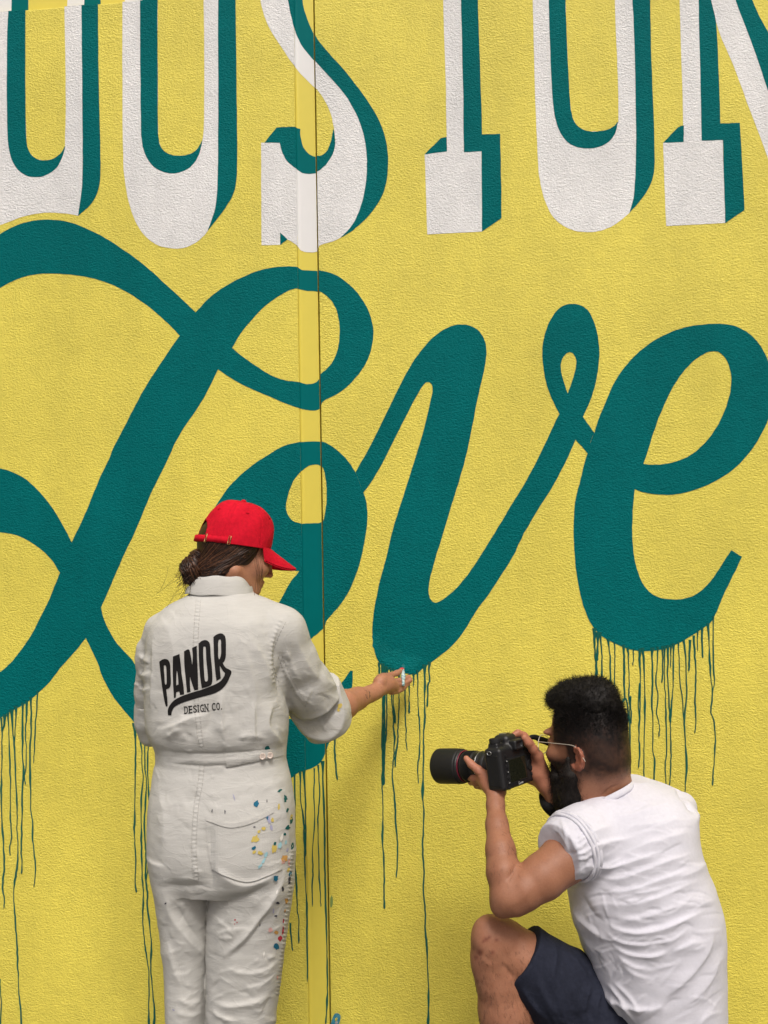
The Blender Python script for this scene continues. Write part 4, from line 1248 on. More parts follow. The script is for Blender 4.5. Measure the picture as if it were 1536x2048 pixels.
# stains of wall paint on the canvas
def blob(cx, cy, rx, ry, rot=0, seed=0, k=14):
    r_ = np.random.default_rng(seed)
    a = np.linspace(0, 2*math.pi, k, endpoint=False)
    rad = 1+r_.normal(0, .15, k)
    x, y = np.cos(a)*rx*rad, np.sin(a)*ry*rad
    c, s = math.cos(rot), math.sin(rot)
    return cr(np.stack([cx+x*c-y*s, cy+x*s+y*c], 1).tolist(), 5, True)
stain_cols = {'blue': (.012, .13, .22), 'teal': (.004, .10, .10), 'yellow': (.60, .47, .12), 'orange': (.52, .29, .09), 'red': (.45, .03, .06), 'cyan': (.35, .60, .66), 'lilac': (.38, .38, .52), 'ink': (.05, .05, .07), 'pink': (.62, .36, .33), 'white': (.78, .76, .72)}
SM = {k: plain('stain_'+k, c, .7, 0, .25) for k, c in stain_cols.items()}
stains = [('blue', 513, 1607, 5.5, 8, .3), ('teal', 535, 1498, 6, 7, .2), ('teal', 560, 1581, 6, 2.5, -.5), ('teal', 571, 1598, 4, 8, .1), ('ink', 424, 1622, 1.2, 4, .1), ('ink', 450, 1624, 1.2, 4.5, 0), ('lilac', 468, 1594, 1.2, 8, -.3), ('ink', 534, 1602, 1, 4, 0),
 ('lilac', 538, 1640, 4, 11, -.3), ('blue', 534, 1633, 3, 7, -.3), ('lilac', 543, 1655, 3, 7, -.2), ('yellow', 545, 1640, 3, 5, 0), ('yellow', 527, 1657, 5, 4, -.6), ('yellow', 518, 1663, 4, 3, -.6), ('yellow', 510, 1679, 7, 9, .6), ('blue', 508, 1696, 6, 3, -.6), ('yellow', 508, 1704, 5, 3, -.7), ('yellow', 520, 1706, 6, 5, .4),
 ('yellow', 549, 1698, 6, 8, .2), ('teal', 550, 1687, 3, 4, .5), ('cyan', 532, 1709, 4, 6, .6), ('cyan', 527, 1722, 3, 8, .6), ('cyan', 520, 1733, 3, 6, .6), ('ink', 509, 1654, 2.5, 1.5, 0), ('orange', 569, 1717, 7, 8, .5), ('pink', 566, 1724, 5, 5, 0), ('teal', 576, 1655, 6, 4, -.8), ('teal', 583, 1640, 3, 9, .2), ('yellow', 583, 1634, 3, 6, .2),
 ('yellow', 558, 1613, 2.5, 8, .1), ('teal', 585, 1692, 3, 8, .1), ('cyan', 560, 1691, 4, 7, .3), ('white', 563, 1675, 3, 9, .2), ('blue', 552, 1757, 5, 7, .3), ('white', 554, 1784, 2, 5, .2), ('ink', 579, 1760, 3, 9, .1), ('blue', 581, 1748, 4, 6, .2), ('orange', 573, 1802, 4, 6, 0), ('ink', 566, 1778, 2.5, 5, 0), ('ink', 556, 1806, 4, 3, 0), ('ink', 552, 1832, 4, 2, 0), ('lilac', 547, 1822, 2, 6, 0),
 ('red', 560, 1877, 5, 6, .3), ('red', 566, 1862, 2, 10, .1), ('pink', 541, 1860, 5, 5, .3), ('orange', 553, 1865, 5, 4, .2), ('blue', 553, 1893, 7, 7, .2), ('red', 470, 1840, 2, 2, 0), ('red', 474, 1845, 1.3, 1.3, 0), ('red', 469, 1848, 1.1, 1.1, 0), ('white', 528, 1908, 1.5, 7, .1), ('pink', 555, 1955, 2, 5, 0), ('ink', 331, 1807, 3, 1.5, -.6), ('lilac', 347, 2020, 3, 1.5, .6), ('ink', 520, 1850, 1, 3, .2),
 ('yellow', 577, 1740, 3, 5, .4), ('teal', 570, 1668, 3, 3, 0), ('teal', 575, 1620, 2.5, 5, .4), ('cyan', 572, 1685, 2.5, 6, .1), ('pink', 578, 1725, 2.5, 7, .1), ('lilac', 575, 1700, 2, 5, .3), ('red', 567, 1842, 1.6, 5, .1), ('orange', 570, 1822, 2, 4, .1)]
for i, (c, x, y, rx, ry, ro) in enumerate(stains):
    drape('paint_stain', [blob(x, y, rx*.85, ry*.88, ro, i)], BVH_W, .0014 if not (411 < x < 566 and 1630 < y < 1765) else .0062, SM[c], woman, 6)
for i, (c, x, y, rx, ry, ro) in enumerate([('orange', 665, 1403, 5, 9, .3), ('yellow', 669, 1399, 4, 8, .3), ('yellow', 680, 1412, 5, 5, .2), ('yellow', 677, 1420, 3, 3, .2)]):
    drape('paint_stain', [blob(x, y, rx, ry, ro, 90+i)], BVH_C, .0012, SM[c], woman, 6)

# ---- body under the cloth, with bare neck, head, right forearm and hand
HW = frame_from(30, 14); HC = P(469, 1096, -.50)
def wl(x, y, z_): return HC+HW@np.array([x, y, z_])
BV = Vox([P(290, 2048, -.6)[0]-.02, -.70, GROUND_Z], [P(690, 1400, -.35)[0]+.02, -.32, P(440, 1190, -.5)[2]], .008)
BV.loft([(r_[0], r_[1], r_[2], r_[3]-.018, r_[4]-.018, 2.1) for r_ in [lrow(*r, 2.2) for r in rows[2:]]], k=0)
for L in (legL, legR):
    BV.loft([(r_[0], r_[1], r_[2], r_[3]-.022, r_[4]-.022, 2.0) for r_ in [lrow(*r, 2.2) for r in L[1:-1]]], k=.02)
for cx_, yy in ((382, -.50), (476, -.50)):
    c = P(cx_, 2048, yy); BV.cone((c[0], -.545, GROUND_Z+.10), (c[0], -.44, GROUND_Z+.045), .036, .026, .02)
pchain(BV, [(560, 1272, -.54, 38), (635, 1425, -.39, 29), (656, 1428, -.37, 30)], .02)
pchain(BV, [(318, 1275, -.54, 30), (300, 1450, -.46, 22), (330, 1460, -.36, 20)], .02)
bv, bf = BV.mesh()
# head and neck
HV = Vox(wl(0, 0, 0)-.175, wl(0, 0, 0)+.165, .0026)
HV.ell(wl(-.008, 0, .026), (.078, .069, .080), HW, 0)
HV.ell(wl(.035, 0, -.035), (.058, .056, .075), HW, .03)
HV.ell(wl(.064, 0, -.094), (.026, .030, .022), HW, .025)                 # chin
HV.chain([wl(.0, -.052, -.060), wl(.058, -.020, -.100)], [.020, .017], .02)
HV.chain([wl(.0, .052, -.060), wl(.058, .020, -.100)], [.020, .017], .02)
HV.chain([wl(.086, 0, .004), wl(.097, 0, -.022), wl(.1085, 0, -.047)], [.008, .0075, .0075], .010)   # nose
for s in (-1, 1):
    HV.ell(wl(.098, s*.010, -.050), (.009, .006, .006), HW, .005)
    HV.ell(wl(.066, s*.036, -.036), (.024, .022, .020), HW, .02)           # cheek
    HV.ell(wl(.075, s*.031, .004), (.012, .022, .007), HW, .012)           # brow
    HV.ell(wl(.088, s*.031, -.006), (.010, .015, .008), HW, .006, 's')     # eye socket
    HV.ell(wl(.079, s*.031, -.007), (.0118, .0125, .0115), HW, .002)
    HV.ell(wl(-.006, s*.062, -.018), (.013, .007, .020), HW, .006)         # ear
HV.ell(wl(.0865, 0, -.070), (.010, .021, .0055), HW, .006)
HV.ell(wl(.084, 0, -.079), (.010, .018, .006), HW, .006)
HV.chain([P(440, 1225, -.53), P(452, 1165, -.512), wl(-.03, 0, -.05)], [.054, .052, .054], .02)
hv, hf = HV.mesh(); hv = relax(hv, hf, 1)
# right forearm and hand
AV = Vox(P(630, 1470, -.40)-.03, P(840, 1310, -.03)+.02, .0020)
AV.chain([pv(652, 1432, -.385), pv(688, 1409, -.315), pv(715, 1397, -.255), pv(740, 1388, -.205), pv(752, 1383, -.182)], [.041, .039, .0305, .0225, .0215], .01)
def hp(x, y, d): return P(730+x/8.535, 1320+y/8.535, d)
def hch(pts, rad, k=.004): AV.chain([hp(*p) for p in pts], rad, k)
AV.chain([pv(750, 1383, -.185), hp(330, 430, -.140), hp(440, 430, -.118)], [.0215, .0245, .021], .010)
AV.chain([hp(280, 345, -.155), hp(390, 400, -.128), hp(470, 450, -.112)], [.019, .021, .017], .010)
hch([(250, 380, -.165), (320, 300, -.140), (430, 264, -.108), (540, 226, -.082), (640, 166, -.062)], [.019, .0125, .0088, .0085, .0062], .005)     # thumb
hch([(430, 390, -.118), (520, 368, -.094), (610, 345, -.076), (700, 312, -.060), (748, 285, -.052)], [.0130, .0092, .0082, .0076, .0064], .0014)  # index
hch([(450, 430, -.116), (580, 425, -.086), (690, 385, -.066), (768, 345, -.056), (745, 300, -.046)], [.0125, .0092, .0086, .0078, .0064], .0012) # middle
hch([(455, 480, -.118), (570, 480, -.088), (670, 445, -.070), (735, 400, -.058), (700, 372, -.048)], [.0120, .0088, .0082, .0074, .0062], .0012) # ring
hch([(450, 530, -.122), (545, 535, -.098), (625, 505, -.080), (680, 465, -.068), (660, 435, -.058)], [.0115, .0080, .0073, .0066, .0056], .0012) # little
av, af = AV.mesh(); av = relax(av, af, 1)
body = link('body', mesh_np('body', *join([(bv, bf), (hv, hf), (av, af)])), M_SKIN_W, woman)
# red thumb nail
tn0 = hp(640, 168, -.062)
NV = Vox(tn0-.02, tn0+.02, .0011)
NV.ell(hp(628, 150, -.0655), (.0066, .0045, .0038), None, 0)
nv_, nf_ = NV.mesh()
link('thumb_nail', mesh_np('thumb_nail', nv_, nf_), M_NAIL, woman)
# small tattoo bars inside the wrist
BVH_A = surface_of(av, af)
M_TAT = plain('tattoo_ink', (.10, .055, .045), .6)
for lp in ([(731, 1380), (734, 1382), (736, 1399), (733, 1396)], [(736, 1381), (740, 1384), (741, 1392), (738, 1398)], [(729, 1381), (731, 1380), (733, 1394), (731, 1390)]):
    drape('tattoo', [np.array(lp, float)], BVH_A, .0005, M_TAT, woman, 3)
# shoes (below the picture)
M_SHOE = cloth('dark_canvas_shoe', (.05, .05, .055), streak=False)
for cx_, yy in ((382, -.545), (476, -.545)):
    c = P(cx_, 2048, yy)
    SV = Vox((c[0]-.07, -.66, GROUND_Z), (c[0]+.07, -.30, GROUND_Z+.14), .005)
    SV.chain([(c[0], -.585, GROUND_Z+.045), (c[0], -.46, GROUND_Z+.042), (c[0], -.37, GROUND_Z+.036)], [.043, .043, .034], .02)
    SV.cone((c[0], -.56, GROUND_Z+.05), (c[0], -.55, GROUND_Z+.09), .042, .042, .02)
    sv_, sf_ = SV.mesh(); sv_[:, 2] = np.maximum(sv_[:, 2], GROUND_Z+.001)
    link('shoe', mesh_np('shoe', sv_, sf_), M_SHOE, woman)

# ---- cap
def cap_point(phi, t, off=0.0):
    """phi 0 = front; t 0..1 from rim to crown"""
    a, b, H = .096+off, .083+off, .116+off
    r_ = math.cos(t*math.pi/2)**.62; hgt = math.sin(t*math.pi/2)**1.12
    seam = 1-.011*math.exp(-((((phi/(math.pi/3)) % 1)-.5)/.06)**2*0-(min((phi/(math.pi/3)) % 1, 1-(phi/(math.pi/3)) % 1)/.035)**2)*(1-t)
    bump = .0022*math.sin(3*phi+4*t)+.0014*math.sin(7*phi-9*t+1)*math.sin(math.pi*t)
    fr = 1+.05*max(0, math.cos(phi))*math.sin(math.pi*t)
    return wl(-.004+(a*r_*seam*fr+bump)*math.cos(phi), (b*r_*seam+bump)*math.sin(phi), .004+.010*math.cos(phi)*(1-t)+H*hgt)
NP, NT = 240, 70
V = [cap_point(2*math.pi*i/NP, j/NT) for i in range(NP) for j in range(NT+1)]
F = []
for i in range(NP):
    ph = (2*math.pi*(i+.5)/NP)
    for j in range(NT):
        t = (j+.5)/NT
        dp = abs((ph-math.pi+math.pi) % (2*math.pi)-math.pi)
        hgt = .118*math.sin(t*math.pi/2)**1.12
        if (dp/.43)**2+((hgt-.014)/.042)**2 < 1 and hgt > .004: continue
        i2 = (i+1) % NP
        F.append((i*(NT+1)+j, i2*(NT+1)+j, i2*(NT+1)+j+1, i*(NT+1)+j+1))
me = mesh_np('cap_crown', V, F)
bm = bmesh.new(); bm.from_mesh(me)
bmesh.ops.remove_doubles(bm, verts=bm.verts, dist=1e-5)
bmesh.ops.delete(bm, geom=[x for x in bm.verts if not x.link_faces], context='VERTS')
bmesh.ops.recalc_face_normals(bm, faces=bm.faces)
bm.to_mesh(me); bm.free()
cap = link('cap', me, M_RED, woman)
so_ = cap.modifiers.new('thick', 'SOLIDIFY'); so_.thickness = .0022; so_.offset = -1
# brim
V = []; NU, NW = 40, 12
for lay in (0, 1):
    for i in range(NU+1):
        ph = -.92+1.84*i/NU
        b0 = cap_point(ph, .0, .001)
        for j in range(NW+1):
            s = j/NW
            ln = .081*(max(0, 1-(abs(ph)/.93)**2.0))**.50
            loc = HW.T@(b0-HC)
            x = loc[0]+ln*s*.985; y = loc[1]*(1-.03*s); zz = loc[2]+.004-.40*ln*s-.008*s*abs(ph)-.030*(abs(y)/.083)**2*s-.0042*lay
            V.append(wl(x, y, zz))
F = []; K = (NU+1)*(NW+1)
for i in range(NU):
    for j in range(NW):
        q = [i*(NW+1)+j, (i+1)*(NW+1)+j, (i+1)*(NW+1)+j+1, i*(NW+1)+j+1]
        F.append(q[::-1]); F.append([x+K for x in q])
for i in range(NU):
    a = i*(NW+1)+NW; b = (i+1)*(NW+1)+NW; F.append([a, b, b+K, a+K])
def child(name, me, m, par, smooth=True):
    o = link(name, me, m, None, smooth); o.parent = par; o.matrix_parent_inverse = (Matrix.Translation(-woman.location) if par is woman else Matrix.Identity(4)); return o
child('brim', mesh_np('brim', V, np.array(F)), M_RED, cap)
# sweatband edge, strap, buckles, top button
def band(ph0, ph1, z0, z1, off, n_=40):
    V, F = [], []
    for i in range(n_+1):
        ph = ph0+(ph1-ph0)*i/n_
        for (zz, o) in ((z0, off), (z1, off), (z1, off+.0022), (z0, off+.0022)):
            p0 = HW.T@(cap_point(ph, 0, o)-HC)
            V.append(wl(p0[0], p0[1], p0[2]+zz))
    for i in range(n_):
        for k in range(4):
            F.append((i*4+k, i*4+(k+1) % 4, i*4+4+(k+1) % 4, i*4+4+k))
    F += [(0, 1, 2, 3), (n_*4+3, n_*4+2, n_*4+1, n_*4)]
    return np.array(V), np.array(F)
child('strap', mesh_np('strap', *band(math.pi-.62, math.pi+1.22, .001, .0165, .0012)), M_RED, cap)
for ph in (math.pi+.52, math.pi+1.20):
    lines = []
    c0 = HW.T@(cap_point(ph, 0, .004)-HC); c1 = HW.T@(cap_point(ph+.05, 0, .004)-HC)
    p_ = [wl(c0[0], c0[1], c0[2]-.002), wl(c0[0], c0[1], c0[2]+.0195), wl(c1[0], c1[1], c1[2]+.0195), wl(c1[0], c1[1], c1[2]-.002), wl(c0[0], c0[1], c0[2]-.002)]
    child('buckle', mesh_np('buckle', *tubes([np.array(p_)], [.0011], 6)), M_BRASS, cap)
bt = wl(-.004, 0, .1225)
V, F = lathe([(-.002, 0), (-.002, .007), (.001, .0066), (.0035, .004), (.0040, 0)], (bt, HW[:, 2], HW[:, 0], HW[:, 1]), 16)
child('cap_button', mesh_np('cap_button', V, F), M_RED, cap)
st = []
for k in range(6):
    for dlt in (-.055, .055):
        ph = k*math.pi/3+dlt
        if abs(ph-math.pi) < .6: t0 = .42
        else: t0 = .03
        ts = np.linspace(t0, .93, 34)
        for i in range(0, 33, 1):
            st.append(np.array([cap_point(ph, ts[i]+(ts[i+1]-ts[i])*u, .0004) for u in (0, .6)]))
child('cap_stitching', mesh_np('cap_stitching', *tubes(st, [.0004]*len(st), 4)), M_RED, cap)['kind'] = 'stuff'
for k in range(6):                                    # eyelets
    ph = (k+.5)*math.pi/3; c = cap_point(ph, .55, .0006)
    ax = c-wl(-.004, 0, .02); ax /= np.linalg.norm(ax); a = np.cross(ax, HW[:, 2]); a /= np.linalg.norm(a)
    V, F = lathe([(0, .0042), (.0009, .0036), (.0009, .0022), (-.001, .0018)], (c, ax, a, np.cross(ax, a)), 14)
    child('eyelet', mesh_np('eyelet', V, F), M_RED, cap)

# ---- hair: a gathered mass, combed strands, a knot and loose wisps
HM = Vox(wl(0, 0, 0)-.16, wl(0, 0, 0)+.14, .003)
HM.ell(wl(-.010, 0, .006), (.0865, .0775, .086), HW, 0)
HM.ell(wl(-.040, 0, -.068), (.052, .062, .038), HW, .03)
HM.put(lambda X, Y, Z: -((X-HC[0])*HW[0, 0]+(Y-HC[1])*HW[1, 0]+(Z-HC[2])*HW[2, 0]-(.050+.22*((X-HC[0])*HW[0, 2]+(Y-HC[1])*HW[1, 2]+(Z-HC[2])*HW[2, 2]))), HC-.2, HC+.2, .01, 's')
HM.put(lambda X, Y, Z: ((X-HC[0])*HW[0, 2]+(Y-HC[1])*HW[1, 2]+(Z-HC[2])*HW[2, 2])+.102+.18*((X-HC[0])*HW[0, 0]+(Y-HC[1])*HW[1, 0]+(Z-HC[2])*HW[2, 0]), HC-.2, HC+.2, .006, 's')
HM.put(lambda X, Y, Z: -(((X-HC[0])*HW[0, 2]+(Y-HC[1])*HW[1, 2]+(Z-HC[2])*HW[2, 2])-.080), HC-.2, HC+.2, .004, 's')
mv, mf = HM.mesh(); mv = relax(mv, mf, 2)
hair = child('hair', mesh_np('hair', mv, mf), M_HAIR_W, woman)
BVH_H = surface_of(mv, mf)
bun = wl(-.093, -.004, -.078)
root = wl(-.076, -.004, -.060)
lines, rads = [], []
hr = np.random.default_rng(3)
for i in range(900):
    # from the hairline round the face, ear and nape to the knot
    s = hr.random()
    th = (-1.0+1.75*s)
    a0 = hr.uniform(-1, 1)
    lat = hr.choice([-1, 1], p=[.82, .18])
    if hr.random() < .8:
        st_ = np.array([.052-.105*s+hr.normal(0, .004), lat*(.074-.012*s), .030-.110*s+hr.normal(0, .006)])
        if hr.random() < .45: st_ = np.array([hr.uniform(-.09, .05), lat*.07, hr.uniform(.0, .035)])
    else:
        st_ = np.array([hr.uniform(-.08, -.03), hr.uniform(-.05, .05), -.085])
    en = HW.T@(root-HC)+hr.normal(0, .006, 3)
    pts = []
    for u in np.linspace(0, 1, 11):
        q = st_*(1-u)+en*u
        q[2] -= .012*math.sin(math.pi*u)*(1 if hr.random() < 2 else 0)
        c = np.array([-.014, 0, -.015])
        dvec = q-c
        w = wl(*c); dd = HW@(dvec/np.linalg.norm(dvec))
        h = BVH_H.ray_cast(Vector(w+dd*.25), Vector(-dd))
        if h[0] is None: p_ = w+HW@dvec
        else: p_ = np.array(h[0])+dd*(.0006+.0022*((i*7) % 10)/10*math.sin(math.pi*min(1, u*1.1)))
        pts.append(p_)
    pts[-1] = root+HW@hr.normal(0, .006, 3)
    lines.append(np.array(pts)); rads.append(np.linspace(1, .7, 11)*(.0009 if i % 3 else .0021))
# knot: bundles wound round and round
kv = Vox(bun-.06, bun+.06, .0025)
kv.ell(bun, (.027, .030, .033), HW, 0); kv.ell(wl(-.090, -.002, -.046), (.018, .020, .019), HW, .008)
kx, kf_ = kv.mesh()
child('hair_knot', mesh_np('hair_knot', kx, kf_), M_HAIR_W, hair)
for i in range(420):
    kind = i % 3
    c = bun if kind < 2 else wl(-.088, -.002, -.044)
    R = np.array([.028, .031, .034]) if kind < 2 else np.array([.019, .021, .020])
    ax = np.array([.4, -.8, .3]) if kind == 0 else (np.array([.8, -.2, .6]) if kind == 1 else np.array([.2, -.5, .9]))
    ax = ax/np.linalg.norm(ax)+hr.normal(0, .10, 3); ax /= np.linalg.norm(ax)
    e1 = np.cross(ax, [0, 0, 1.]); e1 /= np.linalg.norm(e1); e2 = np.cross(ax, e1)
    h0 = hr.uniform(-.75, .75); a0 = hr.uniform(0, 6.28); ln = hr.uniform(1.2, 3.2)
    pts = []
    for u in np.linspace(0, 1, 12):
        an = a0+ln*u; rr = math.sqrt(max(.05, 1-h0*h0))
        q = (math.cos(an)*e1+math.sin(an)*e2)*rr+ax*(h0+.15*math.sin(an*2))
        pts.append(c+HW@(q*R*(1.0+.07*math.sin(i*1.3+3*u))))
    lines.append(np.array(pts)); rads.append(.0010 if i % 4 else .0026)
for i in range(150):
    d0 = hr.normal(0, 1, 3); d0 /= np.linalg.norm(d0)
    b0 = bun+HW@(d0*np.array([.026, .029, .032])); t1 = np.cross(d0, hr.normal(0, 1, 3)); t1 /= np.linalg.norm(t1)
    L_ = hr.uniform(.012, .034)
    lines.append(np.array([b0+HW@(t1*L_*u+d0*(.004*math.sin(3*u)+.008*u*hr.random()))+np.array([0, 0, -.012*u*u]) for u in np.linspace(0, 1, 7)])); rads.append(.00045)
# loose wisps by the knot, at the nape and in front of the face
for i in range(46):
    b0 = bun+HW@(hr.normal(0, 1, 3)*np.array([.018, .018, .022]))+np.array([0, 0, -.012])
    dx = hr.normal(-.012, .02); L_ = hr.uniform(.02, .06)
    pts = [b0+np.array([dx*u+.006*math.sin(3*u+i)*u, hr.normal(0, .001), -L_*u**1.2+.003*math.sin(5*u+i)]) for u in np.linspace(0, 1, 7)]
    lines.append(np.array(pts)); rads.append(.00034)
for i in range(9):
    x0 = hr.uniform(508, 524); y0 = hr.uniform(1104, 1112)
    x1 = x0+hr.uniform(-6, 6)+4; y1 = hr.uniform(1150, 1206)
    yy = -.575+hr.uniform(-.01, .02)
    k_ = [(x0, y0, yy), ((x0+x1)/2+hr.uniform(-2, 5), (y0+y1)/2, yy), (x1, y1, yy+.01)]
    lines.append(cr3([P(*q) for q in k_], 6)); rads.append(.00045)
tone = [M_HAIR_W, hair_mat('auburn_hair', (.085, .036, .017), .38), hair_mat('dark_brown_hair', (.016, .008, .005))]
for k_ in range(3):
    ii = [i for i in range(len(lines)) if (i*7919 % 10) in ((0, 1, 2, 3), (4, 5, 6), (7, 8, 9))[k_]]
    so = child('hair_strands', mesh_np('hair_strands', *tubes([lines[i] for i in ii], [rads[i] for i in ii], 4)), tone[k_], hair); so['kind'] = 'stuff'

# ---- the little brush in her hand
brush = tag(empty('paint_brush', tuple(hp(650, 300, -.062))), 'tiny paint smeared brush pinched in the raised hand at the wet paint edge', 'brush')
def at(par): return Matrix.Translation(-par.location)
c0, c1, c2, c3 = hp(654, 440, -.094), hp(650, 300, -.088), hp(652, 165, -.066), hp(654, 70, -.008)
ax = (c2-c0)/np.linalg.norm(c2-c0); a = np.cross(ax, (0, 1, 0)); a /= np.linalg.norm(a); b = np.cross(ax, a)
Ln = np.linalg.norm(c2-c0)
V, F = lathe([(0, 0), (0, .0042), (Ln*.12, .0046), (Ln*.3, .0040), (Ln*.45, .0062), (Ln*.62, .0070), (Ln*.8, .0045), (Ln, .0030), (Ln, 0)], (c0, ax, a, b), 14)
M_SMEAR, n_, l_, b_ = mat('paint_smeared_wood')
p_ = noise_node(n_, l_, 210, 3, .6, vec=geo_pos(n_))
r_ = ramp(n_, l_, p_.outputs[0], [(.38, (.62, .72, .70)), (.5, (.45, .58, .60)), (.58, (.02, .22, .22)), (.66, (.55, .68, .68))])
l_.new(r_.outputs[0], b_.inputs['Base Color']); b_.inputs['Roughness'].default_value = .4
o = link('handle', mesh_np('handle', V, F), M_SMEAR, brush)
M_BRI = plain('teal_bristles', (.02, .26, .27), .6)
ls = []
for i in range(60):
    q = hr.normal(0, .0016, 3)
    ls.append(np.array([c2+q*.6, c2*.5+c3*.5+q*1.3, c3+q*.4]))
link('bristles', mesh_np('bristles', *tubes(ls, [.0004]*len(ls), 4)), M_BRI, brush)

# ---- brush that leans on the wall at the foot of the strip
tp = P(676.5, 2027, -.030)
ft = np.array([tp[0]-.060, -.085, GROUND_Z+.005])
bl = tag(empty('paint_brush', tuple(ft)), 'blue smeared paint brush with a hanging hole, leaning against the wall below the joint strip', 'brush')
ax = (tp-ft)/np.linalg.norm(tp-ft); sd = np.cross(ax, (0, -1, 0)); sd /= np.linalg.norm(sd); nr = np.cross(sd, ax)
Ln = np.linalg.norm(tp-ft)
out = cr([(-.009, .055, 1), (-.0075, Ln*.55), (-.0105, Ln*.8), (-.0115, Ln-.012), (-.008, Ln-.003), (0, Ln), (.008, Ln-.003), (.0115, Ln-.012), (.0105, Ln*.8), (.0075, Ln*.55), (.009, .055, 1)], 6, True)
hole = np.array([(.0036*math.cos(t), Ln-.016+.0060*math.sin(t)) for t in np.linspace(0, 2*math.pi, 16, endpoint=False)])
v2, f2 = fill2d([out, hole])
bm = bmesh.new()
vs = [bm.verts.new(Vector(ft+sd*q[0]+ax*q[1]+nr*.006)) for q in v2]
for t in f2: bm.faces.new([vs[i] for i in t])
bmesh.ops.delete(bm, geom=[x for x in bm.verts if not x.link_faces], context='VERTS')
bmesh.ops.recalc_face_normals(bm, faces=bm.faces)
ex = bmesh.ops.extrude_face_region(bm, geom=list(bm.faces))
bmesh.ops.translate(bm, verts=[g for g in ex['geom'] if isinstance(g, bmesh.types.BMVert)], vec=Vector(-nr*.012))
bmesh.ops.recalc_face_normals(bm, faces=bm.faces)
me = bpy.data.meshes.new('handle'); bm.to_mesh(me); bm.free()
M_SM2, n_, l_, b_ = mat('blue_smeared_wood')
p_ = noise_node(n_, l_, 95, 3, .6, vec=geo_pos(n_))
r_ = ramp(n_, l_, p_.outputs[0], [(.40, (.01, .13, .20)), (.56, (.02, .19, .25)), (.62, (.45, .33, .30)), (.70, (.01, .05, .07))])
l_.new(r_.outputs[0], b_.inputs['Base Color']); b_.inputs['Roughness'].default_value = .3
link('handle', me, M_SM2, bl, False)
ls = []
for i in range(160):
    u, w = hr.uniform(-1, 1), hr.uniform(-1, 1)
    ls.append(np.array([ft+ax*.056+sd*u*.010+nr*w*.005, ft+ax*.03+sd*u*.013+nr*w*.006, ft+ax*.002+sd*u*.012+nr*w*.004]))
link('bristles', mesh_np('bristles', *tubes(ls, [.0006]*len(ls), 4)), M_BRI, bl)
link('ferrule', obox(ft+ax*.06, np.stack([sd, ax, nr], 1), (.011, .012, .0075), .002), plain('tin_ferrule', (.5, .5, .5), .35, 1.0), bl, False)

# ================================================================== the photographer
MY = -0.55
man = tag(empty('person', (float(P(1180, 1900, MY)[0]), MY, GROUND_Z)), 'bearded person in white t-shirt and navy shorts crouching with a camera', 'person')
M_SKIN_M = skin('olive_skin', (.335, .155, .090), True)
M_TEE = cloth('white_heather_jersey', (.65, .645, .71), weave=1500, bump=.16, vary=.05, streak=False, crease=.16)
M_NAVY = cloth('navy_shorts_cloth', (.020, .023, .038), weave=1300, bump=.3, vary=.2, streak=False)
M_BLACKHAIR = hair_mat('black_hair', (.0085, .0065, .0052), .68)
M_BEARD = hair_mat('dark_beard', (.011, .0075, .0055), .7)
def chm(par): return par

# ---- t-shirt
ys = -.55
VX = Vox([P(1060, 1700, -.72)[0]-.02, -.86, P(1300, 2110, ys)[2]], [P(1470, 1700, ys)[0]+.02, -.30, P(1260, 1540, -.5)[2]+.01], .0030)
tr = [(1557, 1246, 1292, -.495, .050), (1566, 1216, 1316, -.50, .075), (1580, 1188, 1352, -.51, .100), (1600, 1166, 1377, -.52, .122), (1630, 1148, 1393, -.53, .138), (1680, 1140, 1397, -.54, .150), (1730, 1134, 1411, -.545, .158), (1770, 1133, 1428, -.55, .162),
      (1810, 1143, 1440, -.55, .165), (1850, 1156, 1445, -.55, .166), (1900, 1167, 1447, -.55, .166), (1944, 1180, 1448, -.55, .166), (1975, 1200, 1448, -.55, .166), (2010, 1222, 1447, -.55, .165), (2060, 1236, 1445, -.55, .160), (2110, 1244, 1440, -.55, .150)]
TR = [lrow(*r, 2.25) for r in tr]
VX.loft(TR, k=0)
pchain(VX, [(1205, 1660, -.585, 66), (1160, 1682, -.635, 63), (1100, 1716, -.688, 57)], .03)
sq0 = np.array(pv(1116, 1705, -.675)); sax = np.array(pv(1115, 1704, -.675))-np.array(pv(1205, 1660, -.585)); sax /= np.linalg.norm(sax)
VX.put(lambda X, Y, Z: -((X-sq0[0])*sax[0]+(Y-sq0[1])*sax[1]+(Z-sq0[2])*sax[2]), sq0-.10, sq0+.09, .004, 's')
pchain(VX, [(1345, 1625, -.46, 44), (1360, 1648, -.425, 32)], .03)
v, f = VX.mesh(); v = relax(v, f, 2); n = normals_of(v, f)
def C8(*p): return [(736+q[0]/1.92, 1340+q[1]/1.92) for q in p]
